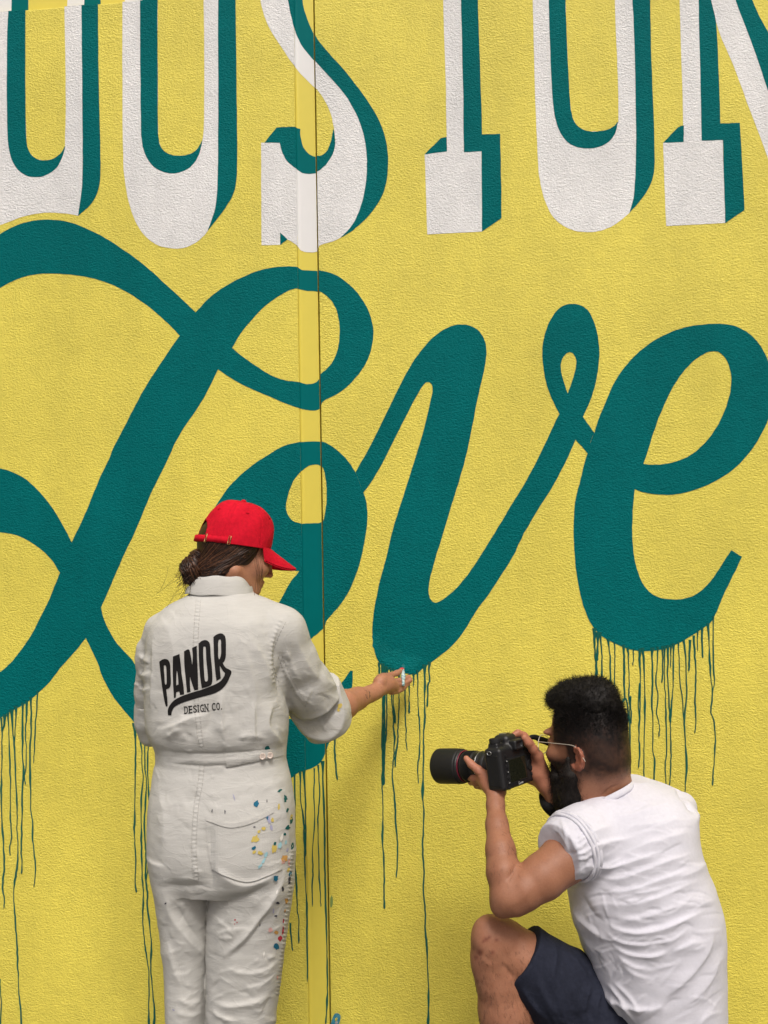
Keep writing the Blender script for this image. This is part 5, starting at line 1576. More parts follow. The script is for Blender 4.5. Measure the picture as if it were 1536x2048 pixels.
FM = [
 (C8((802, 738), (880, 754), (960, 750), (1050, 722), (1150, 690)), .0065, 4, 10), (C8((806, 700), (880, 672), (950, 655), (1040, 640)), .004, 5, 9), (C8((806, 660), (870, 618), (940, 596)), .0035, 5, 8),
 (C8((850, 785), (950, 802), (1050, 772), (1180, 722), (1250, 700)), .005, 6, 10), (C8((880, 835), (980, 850), (1100, 812), (1220, 770), (1285, 750)), .005, 6, 10),
 (C8((900, 885), (1000, 900), (1120, 870), (1230, 822), (1305, 800)), .004, 6, 10), (C8((930, 940), (1020, 958), (1120, 930), (1240, 890)), .004, 6, 9),
 (C8((890, 950), (950, 990), (1030, 1006), (1120, 992), (1200, 962), (1310, 915)), .0075, 4, 11), (C8((890, 985), (960, 1036), (1040, 1052), (1140, 1040), (1230, 1005)), .005, 4, 9),
 (C8((920, 1040), (1000, 1088), (1080, 1098), (1170, 1080)), .005, 4, 9), (C8((945, 1085), (1020, 1138), (1095, 1150)), .004, 5, 9), (C8((970, 1125), (1030, 1170), (1100, 1190)), .003, 5, 9),
 (C8((1330, 960), (1312, 1060), (1255, 1150), (1170, 1232), (1090, 1295)), .005, 8, 14), (C8((1352, 1080), (1322, 1180), (1250, 1262), (1180, 1310)), .004, 8, 12),
 (C8((850, 1165), (895, 1228), (960, 1272), (1060, 1302), (1160, 1285)), .007, 5, 12), (C8((905, 1195), (955, 1240), (1000, 1300), (1035, 1370)), .006, 4, 6), (C8((930, 1190), (990, 1240), (1060, 1330)), .004, 4, 7), (C8((925, 1230), (960, 1290), (985, 1365)), .005, 4, 6), (C8((915, 1250), (935, 1300), (945, 1370)), .004, 4, 5),
 (C8((765, 835), (805, 930), (870, 1002), (950, 1045)), .006, 7, 12), (C8((790, 900), (830, 1010), (880, 1110)), .005, 8, 10), (C8((805, 840), (860, 930), (930, 985)), -.004, 9, 9),
 (C8((1175, 440), (1218, 492), (1248, 540), (1268, 556)), -.010, 2.5, 4), (C8((1190, 430), (1235, 490), (1266, 545), (1262, 600)), .006, 6, 5),
 (C8((800, 690), (845, 652)), .0035, 3, 4), (C8((802, 712), (855, 684)), .0035, 3, 4), (C8((802, 668), (838, 632)), .003, 3, 4), (C8((804, 650), (830, 610)), .003, 3, 4), (C8((803, 728), (850, 714)), .003, 3, 4),
 (C8((960, 470), (1040, 510), (1120, 520)), .0035, 12, 14), (C8((900, 560), (1000, 560), (1120, 520), (1180, 500)), .0035, 7, 14), (C8((1000, 600), (1100, 590), (1220, 560)), .003, 7, 12), (C8((1010, 690), (1120, 650), (1250, 620)), .0035, 7, 12),
 (C8((1180, 800), (1260, 770), (1310, 740)), .003, 6, 8), (C8((1000, 860), (1080, 850), (1150, 830)), .003, 5, 7), (C8((1150, 1080), (1220, 1060), (1290, 1020)), .003, 7, 9),
 # sleeve
 (C8((690, 600), (735, 625), (765, 670), (772, 730)), .003, 4, 5), (C8((735, 560), (758, 620), (765, 700)), .0035, 3, 4),
]
d = 1.15*folds(v, n, FM)
d += micro(v, n, [(1150, 1590, 1380, 1700, 30, -12, 14, 60, .0012), (1145, 1690, 1400, 1800, 40, -8, 14, 60, .0017), (1165, 1790, 1430, 1900, 46, -8, 14, 60, .0017), (1190, 1890, 1440, 2048, 40, -35, 25, 60, .0016), (1150, 1800, 1230, 1960, 18, 65, 14, 50, .0016), (1090, 1640, 1150, 1740, 16, 70, 20, 26, .0013), (1145, 1650, 1185, 1740, 18, -35, 14, 26, .0015)], 8)
d += .0016*vnoise(v*np.array([9, 9, 15]))+.0009*vnoise(v*np.array([24, 24, 46]))
v = v+n*d[:, None]
BVH_T = surface_of(v, f)
link('t_shirt', mesh_np('t_shirt', v, f), M_TEE, man)
# rolled sleeve bands: three turns round the opening
axs = np.array(pv(1122, 1702, -.672))-np.array(pv(1190, 1667, -.60)); axs /= np.linalg.norm(axs)
e1 = np.cross(axs, (0, 0, 1.)); e1 /= np.linalg.norm(e1); e2 = np.cross(axs, e1)
for k, (s_, rr) in enumerate(((.000, .0785), (.009, .0780), (.018, .0760))):
    c = np.array(pv(1150, 1690, -.646))+axs*s_
    an = np.linspace(0, 2*math.pi, 64, endpoint=False)
    prof = [(-.0046, -.003), (-.0040, .0008), (-.001, .0026), (.0026, .0022), (.0044, .0002), (.0042, -.004), (0, -.005)]
    V = []
    for a in an:
        w_ = .0012*math.sin(5*a+k)+.0008*math.sin(11*a+2*k)
        for (pa, pr) in prof:
            V.append(c+axs*(pa+w_)+(math.cos(a)*e1+math.sin(a)*e2)*(rr+pr+w_*.6))
    M_ = len(prof); F = [(i*M_+j, i*M_+(j+1) % M_, ((i+1) % 64)*M_+(j+1) % M_, ((i+1) % 64)*M_+j) for i in range(64) for j in range(M_)]
    link('sleeve_roll', mesh_np('sleeve_roll', V, np.array(F)), M_TEE, man)
# collar rib
cc = np.array(pv(1212, 1588, -.535))
V = []
an = np.linspace(0, 2*math.pi, 72, endpoint=False)
tilt = np.array([-.42, .18, .89]); tilt /= np.linalg.norm(tilt)
g1 = np.cross(tilt, (0, 1., 0)); g1 /= np.linalg.norm(g1); g2 = np.cross(tilt, g1)
for a in an:
    for (pa, pr) in ((-.009, .000), (-.003, .0022), (.005, .0018), (.0075, .0002), (.005, -.0015), (-.008, -.003)):
        V.append(cc+tilt*(pa-.005)+(math.cos(a)*g1*.068+math.sin(a)*g2*.067)*(1+pr/.07))
F = [(i*6+j, i*6+(j+1) % 6, ((i+1) % 72)*6+(j+1) % 6, ((i+1) % 72)*6+j) for i in range(72) for j in range(6)]
link('collar', mesh_np('collar', V, np.array(F)), M_TEE, man)

# ---- shorts
VX = Vox([P(1010, 2000, -.7)[0]-.03, -.84, GROUND_Z+.05], [P(1470, 2000, ys)[0]+.02, -.25, P(1100, 1830, -.6)[2]], .004)
pchain(VX, [(1042, 1911, -.617, 66), (1110, 1972, -.60, 75), (1190, 2035, -.575, 88), (1290, 2085, -.55, 100)], .03, side=(0, 1, 0), flat=.92)
pchain(VX, [(1300, 2060, -.53, 118), (1350, 2080, -.53, 110)], .05)
pchain(VX, [(1340, 2110, -.47, 95), (1240, 2190, -.40, 78)], .05)
# open the leg at the hem: cut square to the thigh
h0 = np.array(pv(1040, 1910, -.615)); hd = np.array(pv(1110, 1972, -.60))-h0; hd /= np.linalg.norm(hd)
hd2 = hd+np.array([.10, 0, .05]); hd2 /= np.linalg.norm(hd2)
VX.put(lambda X, Y, Z: ((X-h0[0])*hd2[0]+(Y-h0[1])*hd2[1]+(Z-h0[2])*hd2[2]), h0-.22, h0+.12, .003, 's')
v, f = VX.mesh(); v = relax(v, f, 2); n = normals_of(v, f)
FS = [(C8((700, 1010), (720, 1080), (710, 1180), (720, 1280)), .005, 8, 10), (C8((740, 1060), (800, 1120), (850, 1190)), .004, 6, 8), (C8((770, 1050), (830, 1100), (880, 1180)), .004, 6, 8), (C8((640, 1150), (680, 1250), (740, 1340)), .005, 7, 9),
      (C8((860, 1200), (840, 1260), (830, 1340)), .004, 5, 8), (C8((900, 1220), (880, 1290), (890, 1350)), .004, 5, 8), (C8((760, 1180), (800, 1250), (820, 1340)), .004, 7, 9), (C8((580, 1200), (640, 1290), (690, 1350)), .004, 6, 8),
      (C8((605, 1010), (575, 1060), (572, 1130), (580, 1200)), .0025, 2.5, 2.5)]
d = 1.5*folds(v, n, FS)+.0015*vnoise(v*22)+micro(v, n, [(1060, 1900, 1220, 2048, 34, 50, 20, 50, .0018)], 4)
v = v+n*d[:, None]
link('shorts', mesh_np('shorts', v, f), M_NAVY, man)

# ---- body: core and legs at coarse size, near arm, far arm and head finer
BV = Vox([P(930, 1900, -.7)[0]-.03, -.80, GROUND_Z], [P(1520, 2000, -.4)[0]+.04, -.22, P(1200, 1590, -.5)[2]], .0075)
BV.loft([(r_[0], r_[1], r_[2], r_[3]-.016, r_[4]-.018, 2.1) for r_ in TR[1:]], k=0)
pchain(BV, [(1300, 2070, -.53, 95), (1345, 2085, -.53, 90)], .04)
pchain(BV, [(1000, 1893, -.62, 44), (1110, 1975, -.60, 55), (1270, 2070, -.555, 78)], .02)
pchain(BV, [(1335, 2110, -.47, 75), (1235, 2200, -.40, 64), (1165, 2280, -.36, 48)], .03)
kx_ = P(1165, 2280, -.36)
BV.chain([(kx_[0], -.36, GROUND_Z+.055), (kx_[0]+.20, -.38, GROUND_Z+.06), (kx_[0]+.36, -.40, GROUND_Z+.055)], [.056, .052, .036], .02)
BV.cone(kx_, (kx_[0], -.36, GROUND_Z+.06), .06, .056, .02)
bv, bf = BV.mesh()
LV = Vox([P(930, 1900, -.7)[0]-.02, -.76, GROUND_Z+.02], [P(1130, 2000, -.6)[0]+.02, -.48, P(1000, 1820, -.62)[2]+.02], .0034)
pchain(LV, [(994, 1882, -.627, 45), (1002, 1890, -.62, 50), (1045, 1916, -.615, 49), (1100, 1962, -.60, 54)], .018)
pchain(LV, [(990, 1880, -.635, 40), (991, 1915, -.628, 43), (998, 1955, -.625, 46), (1012, 2020, -.62, 53), (1018, 2060, -.615, 54), (1028, 2140, -.605, 46), (1042, 2230, -.60, 33), (1048, 2268, -.60, 31)], .016)
LV.ell(pv(976, 1872, -.650), np.array([26, 26, 34])*.00122, None, .03)
LV.ell(pv(970, 1925, -.640), np.array([20, 20, 22])*.00122, None, .03)
lv, lf = LV.mesh(); lv = relax(lv, lf, 1); ln_ = normals_of(lv, lf)
lv = lv+ln_*(folds(lv, ln_, [([(1002, 1925), (1016, 1940), (1030, 1962)], -.004, 4, 5), ([(958, 1905), (978, 1928), (1000, 1925)], .0025, 8, 8), ([(985, 1935), (992, 1985), (1005, 2040)], .002, 9, 9)])+.0007*vnoise(lv*55))[:, None]
# near arm with the hand that carries the lens
AV = Vox([P(915, 1600, -.5)[0]-.02, -.78, P(1000, 1850, -.7)[2]], [P(1200, 1700, -.6)[0], -.40, P(940, 1490, -.5)[2]], .0024)
pchain(AV, [(1178, 1680, -.615, 46), (1130, 1718, -.655, 47), (1085, 1754, -.685, 44), (1045, 1780, -.70, 40), (1014, 1792, -.705, 33)], .010)
pchain(AV, [(1024, 1802, -.708, 31), (1004, 1812, -.706, 23)], .016)
pchain(AV, [(1016, 1787, -.705, 33), (1007, 1745, -.685, 33), (1001, 1700, -.655, 28.5), (994, 1650, -.610, 21.5), (991, 1610, -.570, 17), (991, 1585, -.548, 16)], .012)
pchain(AV, [(991, 1585, -.548, 18), (980, 1566, -.525, 18.5), (966, 1556, -.505, 15)], .012)
pchain(AV, [(1000, 1582, -.530, 13), (995, 1566, -.505, 15), (978, 1566, -.485, 14)], .012)
def hq(pts, k=.0035): pchain(AV, pts, k)
hq([(978, 1566, -.530, 13), (968, 1551, -.522, 10.5), (956, 1540, -.515, 8.3), (943, 1529, -.508, 7.4), (932.5, 1517, -.502, 6.0)], .006)                  # thumb along the barrel
hq([(966, 1556, -.505, 11), (948, 1556, -.490, 8.2), (937, 1553, -.462, 7.6), (932, 1543, -.430, 7.0), (934, 1528, -.412, 6.2)])
hq([(968, 1562, -.500, 11), (952, 1565, -.478, 8.2), (943, 1563, -.446, 7.6), (940, 1552, -.414, 7.0), (944, 1534, -.400, 6.2)])
hq([(974, 1566, -.492, 11), (962, 1571, -.468, 8.0), (954, 1570, -.438, 7.4), (952, 1558, -.405, 6.8), (955, 1540, -.392, 6.0)])
hq([(984, 1568, -.486, 10), (974, 1574, -.462, 7.4), (966, 1573, -.436, 6.8), (964, 1562, -.412, 6.2), (966, 1548, -.400, 5.4)])
av, af = AV.mesh(); av = relax(av, af, 1); an_ = normals_of(av, af)
av = av+an_*(folds(av, an_, [([(1034, 1722), (1026, 1745), (1010, 1765)], -.003, 4, 5), ([(950, 1548), (958, 1550), (964, 1546)], -.0012, 1.5, 2), ([(1075, 1765), (1040, 1800), (1010, 1815)], .002, 12, 12)]))[:, None]
# far arm and the hand on the grip
RV = Vox([P(1018, 1500, -.5)[0]-.01, -.56, P(1150, 1720, -.45)[2]], [P(1340, 1600, -.4)[0], -.33, P(1040, 1455, -.48)[2]], .0026)
pchain(RV, [(1330, 1640, -.43, 46), (1245, 1690, -.44, 40), (1190, 1676, -.462, 34), (1148, 1626, -.470, 29), (1116, 1594, -.475, 23), (1094, 1570, -.475, 18.5)], .014)
pchain(RV, [(1094, 1570, -.475, 18.5), (1078, 1545, -.474, 19), (1070, 1518, -.472, 15)], .012)
pchain(RV, [(1084, 1562, -.466, 15), (1062, 1553, -.455, 13), (1050, 1550, -.450, 10)], .012)
pchain(RV, [(1082, 1535, -.482, 13), (1076, 1512, -.492, 10.5), (1066, 1498, -.503, 8.8), (1056, 1485, -.513, 8.2), (1049, 1476, -.517, 6.8)], .006)    # thumb on the back
pchain(RV, [(1072, 1512, -.468, 10), (1060, 1488, -.462, 8.6), (1048, 1472, -.462, 8.0), (1036, 1466, -.470, 7.2), (1028, 1470, -.476, 6.2)], .0035)   # index over the top
for i, (dx, dy) in enumerate(((0, 18), (2, 34), (3, 49))):
    pchain(RV, [(1074-i, 1508+dy, -.455, 9), (1056, 1500+dy, -.415, 8.2), (1040, 1498+dy, -.395, 7.8), (1026, 1500+dy, -.410, 7.0)], .003)
rv, rf = RV.mesh(); rv = relax(rv, rf, 1)
# head
MW = frame_from(140, 4); MC = P(1178, 1478, -.53)
def ml(x, y, z_): return MC+MW@np.array([x, y, z_])
HV = Vox(MC-np.array([.165, .165, .20]), MC+np.array([.165, .165, .155]), .0027)
HV.ell(ml(-.002, 0, .026), (.092, .0755, .090), MW, 0)
HV.ell(ml(-.030, 0, -.024), (.061, .066, .074), MW, .03)
HV.ell(ml(.036, 0, -.040), (.060, .060, .078), MW, .03)
HV.ell(ml(.068, 0, -.098), (.028, .034, .024), MW, .025)
for s in (-1, 1):
    HV.chain([ml(.002, s*.058, -.060), ml(.062, s*.024, -.105)], [.020, .018], .02)
    HV.ell(ml(.070, s*.040, -.036), (.024, .022, .020), MW, .02)
    HV.ell(ml(.087, s*.032, .018), (.014, .024, .008), MW, .012)
    HV.ell(ml(.092, s*.032, -.004), (.010, .016, .009), MW, .006, 's')
    HV.ell(ml(.082, s*.032, -.005), (.0122, .013, .012), MW, .002)
    HV.ell(ml(.104, s*.012, -.046), (.010, .007, .007), MW, .006)
HV.chain([ml(.092, 0, .008), ml(.104, 0, -.018), ml(.118, 0, -.042)], [.009, .009, .0105], .012)
HV.ell(ml(.098, 0, -.070), (.010, .022, .0055), MW, .006); HV.ell(ml(.095, 0, -.080), (.010, .019, .006), MW, .006)
for s in (-1, 1):                                     # ears: plate, curled rim, lobe, hollow
    E = lambda x, o, z_: ml(-.018+x*.82, s*(.0725+o*.72), -.030+z_*.80)
    Em = MW@np.array([[math.cos(.45*s), -math.sin(.45*s), 0], [math.sin(.45*s), math.cos(.45*s), 0], [0, 0, 1]]) if s > 0 else MW
    HV.ell(E(-.004, .007, .000), (.011, .005, .021), MW, .004)
    HV.chain([E(.012, .002, .016), E(.006, .010, .028), E(-.008, .015, .027), E(-.018, .018, .012), E(-.016, .015, -.008), E(-.006, .010, -.024), E(.006, .004, -.030), E(.010, .001, -.020)], [.0036, .0036, .0037, .0037, .0037, .0048, .0052, .0036], .003)
    HV.ell(E(.002, .014, -.002), (.006, .005, .010), MW, .003, 's')
nk = [np.array(pv(1222, 1612, -.515)), np.array(pv(1205, 1570, -.520)), ml(-.028, 0, -.05)]
HV.chain(nk, [.066, .063, .066], .022)
HV.chain([np.array(pv(1165, 1605, -.55)), ml(.0, .028, -.080)], [.030, .032], .03)
hv, hf = HV.mesh(); hv = relax(hv, hf, 1)
hn_ = normals_of(hv, hf)
hv = hv+hn_*folds(hv, hn_, [([(1195, 1605), (1215, 1580), (1245, 1566)], -.0025, 3, 4)])[:, None]
BV_, BF_ = join([(bv, bf), (lv, lf), (av, af), (rv, rf), (hv, hf)])
me = mesh_np('body', BV_, BF_)
body = link('body', me, M_SKIN_M, man)
# clipped hair of the fade, beard shadow, arm and leg tan: colour of the skin itself
tint = np.ones((len(BV_), 4), np.float32)
i0 = len(bv)+len(lv)+len(av)+len(rv)
loc = (BV_[i0:]-MC)@MW
x, y, zq = loc.T
nz = vnoise(BV_[i0:]*60)*.5+vnoise(BV_[i0:]*150)*.5
def sm(a, b, t): u = np.clip((t-a)/(b-a), 0, 1); return u*u*(3-2*u)
back = sm(.078, .056, x+.15*np.maximum(zq, 0)-.10*np.maximum(-zq, 0))      # behind the hairline of the temple
low = sm(-.098, -.052, zq+.006*nz-.25*np.maximum(x, 0))
cheek = sm(.012, .026, x)*sm(.002, -.016, zq)                           # bare cheek in front of the ear
den = back*low*(1-cheek)*(.90+.10*sm(-.03, .03, zq))
ear = (np.abs(y) > .0755) & (((x+.018)/.027)**2+((zq+.030)/.031)**2 < 1)
burn = np.exp(-((x-.010)/.013)**2)*sm(.0, -.02, zq)*.85
jaw = sm(-.002, .022, x+.20*np.minimum(0, zq+.055))*sm(-.026, -.054, zq)
den = np.maximum(den, np.maximum(jaw, burn*sm(-.11, -.07, zq)))
den = np.clip(den*(1+.12*nz), 0, 1)
den = np.where(ear, 0, den)
col = np.stack([1-.965*den, 1-.955*den, 1-.93*den], 1)
pink = np.where(ear, 1.0, 0.0)
col *= np.stack([1+.12*pink, 1-.10*pink, 1-.05*pink], 1)
tint[i0:, :3] = col
hands = slice(len(bv)+len(lv), i0)
pq = proj(BV_[hands])
hm = sm(1600, 1560, pq[:, 1])
tint[hands, 0] = 1+.32*hm; tint[hands, 1] = 1+.22*hm; tint[hands, 2] = 1+.30*hm
# shin and knee: grazes
kn = slice(len(bv), len(bv)+len(lv)); pk_ = proj(BV_[kn])
sc = np.zeros(len(pk_))
for (gx, gy, gr) in ((972, 1879, 5), (978, 1875, 3.5), (993, 1880, 3.5), (967, 1883, 3), (960, 1905, 6), (953, 1915, 5), (985, 1905, 4)):
    sc = np.maximum(sc, np.exp(-((pk_[:, 0]-gx)**2+(pk_[:, 1]-gy)**2)/gr**2))
tint[kn, 0] = 1.08-.45*sc; tint[kn, 1] = 1.08-.62*sc; tint[kn, 2] = 1.10-.6*sc
ca = me.color_attributes.new('tint', 'FLOAT_COLOR', 'POINT')
ca.data.foreach_set('color', tint.ravel())

# ---- top hair: a cushion of tight curls
hr = np.random.default_rng(11)
TV = Vox(MC-np.array([.16, .16, .0]), MC+np.array([.16, .16, .19]), .003)
TV.ell(ml(-.008, 0, .080), (.077, .060, .065), MW, 0)
TV.ell(ml(.030, 0, .098), (.050, .052, .040), MW, .02)
TV.ell(ml(.068, 0, .092), (.034, .048, .024), MW, .025)
TV.ell(ml(-.034, 0, .098), (.042, .048, .046), MW, .02)
tv, tf = TV.mesh(); tn_ = normals_of(tv, tf)
tv = tv+tn_*(.0034*vnoise(tv*42)+.0014*vnoise(tv*150))[:, None]
hair = link('hair', mesh_np('hair', tv, tf), M_BLACKHAIR, man)
lines, rads = [], []
pick = hr.choice(len(tv), 7000, replace=True)
for i in pick:
    l = MW.T@(tv[i]-MC)
    if l[2] < .062+.02*hr.random(): continue
    nrm = tn_[i]+hr.normal(0, .35, 3); nrm /= np.linalg.norm(nrm)
    a = np.cross(nrm, hr.normal(0, 1, 3)); a /= np.linalg.norm(a); b = np.cross(nrm, a)
    R = hr.uniform(.0009, .0024); L_ = hr.uniform(.004, .013)*(1.7 if hr.random() < .12 else 1); tw = hr.uniform(4, 9); p0 = hr.uniform(0, 6.28)
    u = np.linspace(0, 1, 9)[:, None]
    lines.append(tv[i]-nrm*.002+nrm*L_*u+R*(np.cos(p0+tw*u)*a+np.sin(p0+tw*u)*b)); rads.append(np.linspace(.00036, .0002, 9))
def kid(name, vf, m, par, stuff=False):
    o = link(name, mesh_np(name, *vf), m, None); o.parent = par; o.matrix_parent_inverse = Matrix.Identity(4)
    if stuff: o['kind'] = 'stuff'
    return o
kid('curls', tubes(lines, rads, 3), M_BLACKHAIR, hair, True)
# clipped stubble that gives the fade its grain
lines, rads = [], []
pick = hr.choice(len(hv), 16000)
for i in pick:
    if hr.random() > den[i]*1.1 or ear[i]: continue
    dirn = hn_[i]*.6+MW@np.array([-.25, 0, -.55])+hr.normal(0, .2, 3)
    L_ = .0012+.0045*den[i]*sm(-.03, .07, zq[i])+.007*sm(.030, .065, zq[i])
    lines.append(np.array([hv[i], hv[i]+dirn*L_*.5, hv[i]+dirn*L_])); rads.append(.00024)
cand = np.where((zq > .022) & (den > .5) & ~ear)[0]
for i in hr.choice(cand, 9000, replace=True):
    dirn = hn_[i]*.8+MW@np.array([-.2, 0, .15])+hr.normal(0, .45, 3)
    L_ = .002+.009*sm(.022, .07, zq[i])
    p0_ = hv[i]+hr.normal(0, .0012, 3)
    lines.append(np.array([p0_, p0_+dirn*L_*.5, p0_+dirn*L_+hr.normal(0, .001, 3)])); rads.append(.0003)
kid('clipped_hair', tubes(lines, rads, 3), M_BLACKHAIR, hair, True)
# ---- beard
QV = Vox(MC-np.array([.15, .15, .235]), MC+np.array([.13, .15, .0]), .003)
QV.ell(ml(.056, 0, -.143), (.046, .060, .058), MW, 0)
QV.ell(ml(.026, 0, -.120), (.040, .062, .046), MW, .02)
QV.ell(ml(.070, 0, -.100), (.038, .046, .034), MW, .02)
for s in (-1, 1):
    QV.chain([ml(.017, s*.069, -.036), ml(.014, s*.065, -.074), ml(.030, s*.048, -.122)], [.005, .0185, .034], .014)
    QV.chain([ml(.098, 0, -.060), ml(.088, s*.024, -.066), ml(.074, s*.040, -.085)], [.008, .010, .014], .01)
qv, qf = QV.mesh(); qv = relax(qv, qf, 1); qn = normals_of(qv, qf)
qv = qv+qn*(.0035*vnoise(qv*np.array([70, 70, 30]))+.0018*vnoise(qv*120))[:, None]
beard = link('beard', mesh_np('beard', qv, qf), M_BEARD, man)
lines, rads = [], []
for i in hr.choice(len(qv), 9000):
    dn = np.array([0, 0, -1.])*1.0+qn[i]*.75+hr.normal(0, .42, 3); dn /= np.linalg.norm(dn)
    L_ = hr.uniform(.006, .018); u = np.linspace(0, 1, 5)[:, None]
    wob = np.cross(dn, hr.normal(0, 1, 3))
    lines.append(qv[i]-qn[i]*.002+dn*L_*u+wob*.0016*np.sin(4*u)); rads.append(np.linspace(.00034, .00016, 5))
kid('beard_hair', tubes(lines, rads, 3), M_BEARD, beard, True)
# forearm and shin hair
M_BODYHAIR = plain('fine_body_hair', (.05, .028, .018), .6)
lines, rads = [], []
for (vv_, nn_, box_, cnt, dvec) in ((av, an_, (965, 1600, 1040, 1770), 260, np.array([.15, 0, -.7])), (lv, ln_, (945, 1890, 1075, 2048), 420, np.array([.2, 0, -.8]))):
    pp = proj(vv_); fr = ((vv_-CAM)*nn_).sum(1) < 0
    cand = np.where(fr & (pp[:, 0] > box_[0]) & (pp[:, 0] < box_[2]) & (pp[:, 1] > box_[1]) & (pp[:, 1] < box_[3]))[0]
    for i in hr.choice(cand, cnt):
        dn = dvec+nn_[i]*.25+hr.normal(0, .3, 3); dn /= np.linalg.norm(dn); L_ = hr.uniform(.005, .012)
        lines.append(np.array([vv_[i], vv_[i]+dn*L_*.5+nn_[i]*.0006, vv_[i]+dn*L_])); rads.append(.00016)
o = link('body_hair', mesh_np('body_hair', *tubes(lines, rads, 3)), M_BODYHAIR, man); o['kind'] = 'stuff'
# ---- glasses
M_WIRE = plain('gold_wire', (.60, .54, .46), .3, .35)
gl_ = []
for s in (-1, 1):
    c = np.array([.113, s*.035, -.014])
    a = np.linspace(0, 2*math.pi, 33)
    gl_.append(np.array([ml(c[0]-.006*abs(math.cos(t))*1, c[1]+.0245*math.cos(t), c[2]+.0225*math.sin(t)) for t in a]))
    gl_.append(cr3([ml(.107, s*.059, -.004), ml(.098, s*.068, -.002), ml(.050, s*.077, -.001), ml(-.006, s*.081, -.002), ml(-.020, s*.083, -.010), ml(-.034, s*.084, -.026), ml(-.040, s*.083, -.036)], 6))
gl_.append(cr3([ml(.112, -.0115, -.012), ml(.117, 0, -.006), ml(.112, .0115, -.012)], 5))
glasses = link('glasses', mesh_np('glasses', *tubes(gl_, [.0009, .0009, .0009, .0009, .0009], 6)), M_WIRE, man)
M_LENS, n_, l_, b_ = mat('clear_lens'); b_.inputs['Transmission Weight'].default_value = 1; b_.inputs['Roughness'].default_value = .02; b_.inputs['IOR'].default_value = 1.01
for s in (-1, 1):
    V = [ml(.113, s*.035, -.014)]+[ml(.113-.006*abs(math.cos(t)), s*.035+.0238*math.cos(t), -.014+.0218*math.sin(t)) for t in np.linspace(0, 2*math.pi, 24, endpoint=False)]
    me = mesh_np('lens', V, [(0, i+1, (i+1) % 24+1) for i in range(24)])
    o = link('lens', me, M_LENS, None, False); o.parent = glasses; o.matrix_parent_inverse = Matrix.Identity(4)
# ---- shoes below the picture
for (cx_, cy_, dx_) in ((P(1048, 2268, -.60)[0], -.60, -1), (kx_[0]+.40, -.40, 1)):
    SV = Vox((cx_-.24, cy_-.07, GROUND_Z), (cx_+.24, cy_+.07, GROUND_Z+.15), .005)
    if dx_ < 0:
        SV.chain([(cx_+.03, cy_, GROUND_Z+.045), (cx_-.09, cy_, GROUND_Z+.045), (cx_-.18, cy_, GROUND_Z+.036)], [.045, .046, .036], .02)
        SV.cone((cx_, cy_, GROUND_Z+.05), (cx_+.005, cy_, GROUND_Z+.10), .044, .042, .02)
    else:
        SV.chain([(cx_-.05, cy_, GROUND_Z+.06), (cx_+.06, cy_, GROUND_Z+.09)], [.042, .036], .02)
        SV.chain([(cx_-.03, cy_, GROUND_Z+.05), (cx_-.01, cy_, GROUND_Z+.035)], [.04, .034], .02)
    sv_, sf_ = SV.mesh(); sv_[:, 2] = np.maximum(sv_[:, 2], GROUND_Z+.001)
    link('shoe', mesh_np('shoe', sv_, sf_), M_SHOE, man)

# ================================================================== the camera he holds
KC = P(1021, 1526, -.515)
bz = math.radians(36)
Lx = np.array([-math.cos(bz), math.sin(bz), -.13]); Lx /= np.linalg.norm(Lx)       # lens direction
Rx = np.cross(Lx, (0, 0, 1.)); Rx /= np.linalg.norm(Rx)
Ux = np.cross(Rx, Lx)
KM = np.stack([Lx, Rx, Ux], 1)
def kl(x, y, z_): return KC+KM@np.array([x, y, z_])
kam = tag(empty('camera', tuple(KC)), 'black digital camera with a long hooded zoom lens held up by the crouching person', 'camera')
M_KBODY = plain('black_camera_shell', (.013, .013, .014), .45, 0, .45, .25, 900)
M_KRUB = plain('black_rubber', (.010, .010, .0105), .75, 0, .3, .35, 700)
M_HOOD = plain('matt_black_hood', (.011, .011, .011), .55, 0, .35, .15, 500)
M_KRED = plain('dark_red_ring', (.16, .012, .03), .35)
M_SCREEN = plain('dark_screen', (.014, .015, .009), .10, 0, .5)
M_MARK = plain('pale_print', (.55, .56, .55), .5)
M_STEEL = plain('worn_steel', (.45, .45, .46), .3, 1.0)
M_GLASS = plain('coated_glass', (.006, .008, .014), .03, 0, .8)
def rbox(c, half, r):
    c = np.array(c); half = np.array(half)
    def fn(X, Y, Z):
        px, py, pz = X-KC[0], Y-KC[1], Z-KC[2]
        q = [np.abs(px*KM[0, i]+py*KM[1, i]+pz*KM[2, i]-c[i])-half[i]+r for i in range(3)]
        o = np.sqrt(np.maximum(q[0], 0)**2+np.maximum(q[1], 0)**2+np.maximum(q[2], 0)**2)
        return o+np.minimum(np.maximum(q[0], np.maximum(q[1], q[2])), 0)-r
    return fn
KV = Vox(KC-.125, KC+.125, .0019)
KV.put(rbox((0, 0, -.004), (.024, .073, .050), .009), KC-.11, KC+.11, 0)
KV.put(rbox((.012, .058, -.006), (.030, .017, .046), .014), KC-.12, KC+.12, .006)           # grip
KV.put(rbox((.004, -.004, .050), (.022, .024, .020), .012), KC-.11, KC+.11, .010)            # finder hump
KV.put(rbox((.016, -.004, .046), (.020, .017, .016), .010), KC-.11, KC+.11, .008)
KV.put(rbox((-.027, -.004, .045), (.010, .018, .012), .005), KC-.11, KC+.11, .003)           # eyepiece
KV.put(rbox((-.038, -.004, .045), (.006, .011, .0065), .003), KC-.11, KC+.11, .002, 's')
KV.put(rbox((.0, -.052, .049), (.014, .014, .008), .004), KC-.11, KC+.11, .004)
KV.put(rbox((.006, .045, .048), (.016, .020, .007), .004), KC-.11, KC+.11, .004)
kv, kf = KV.mesh(); kv = relax(kv, kf, 1)
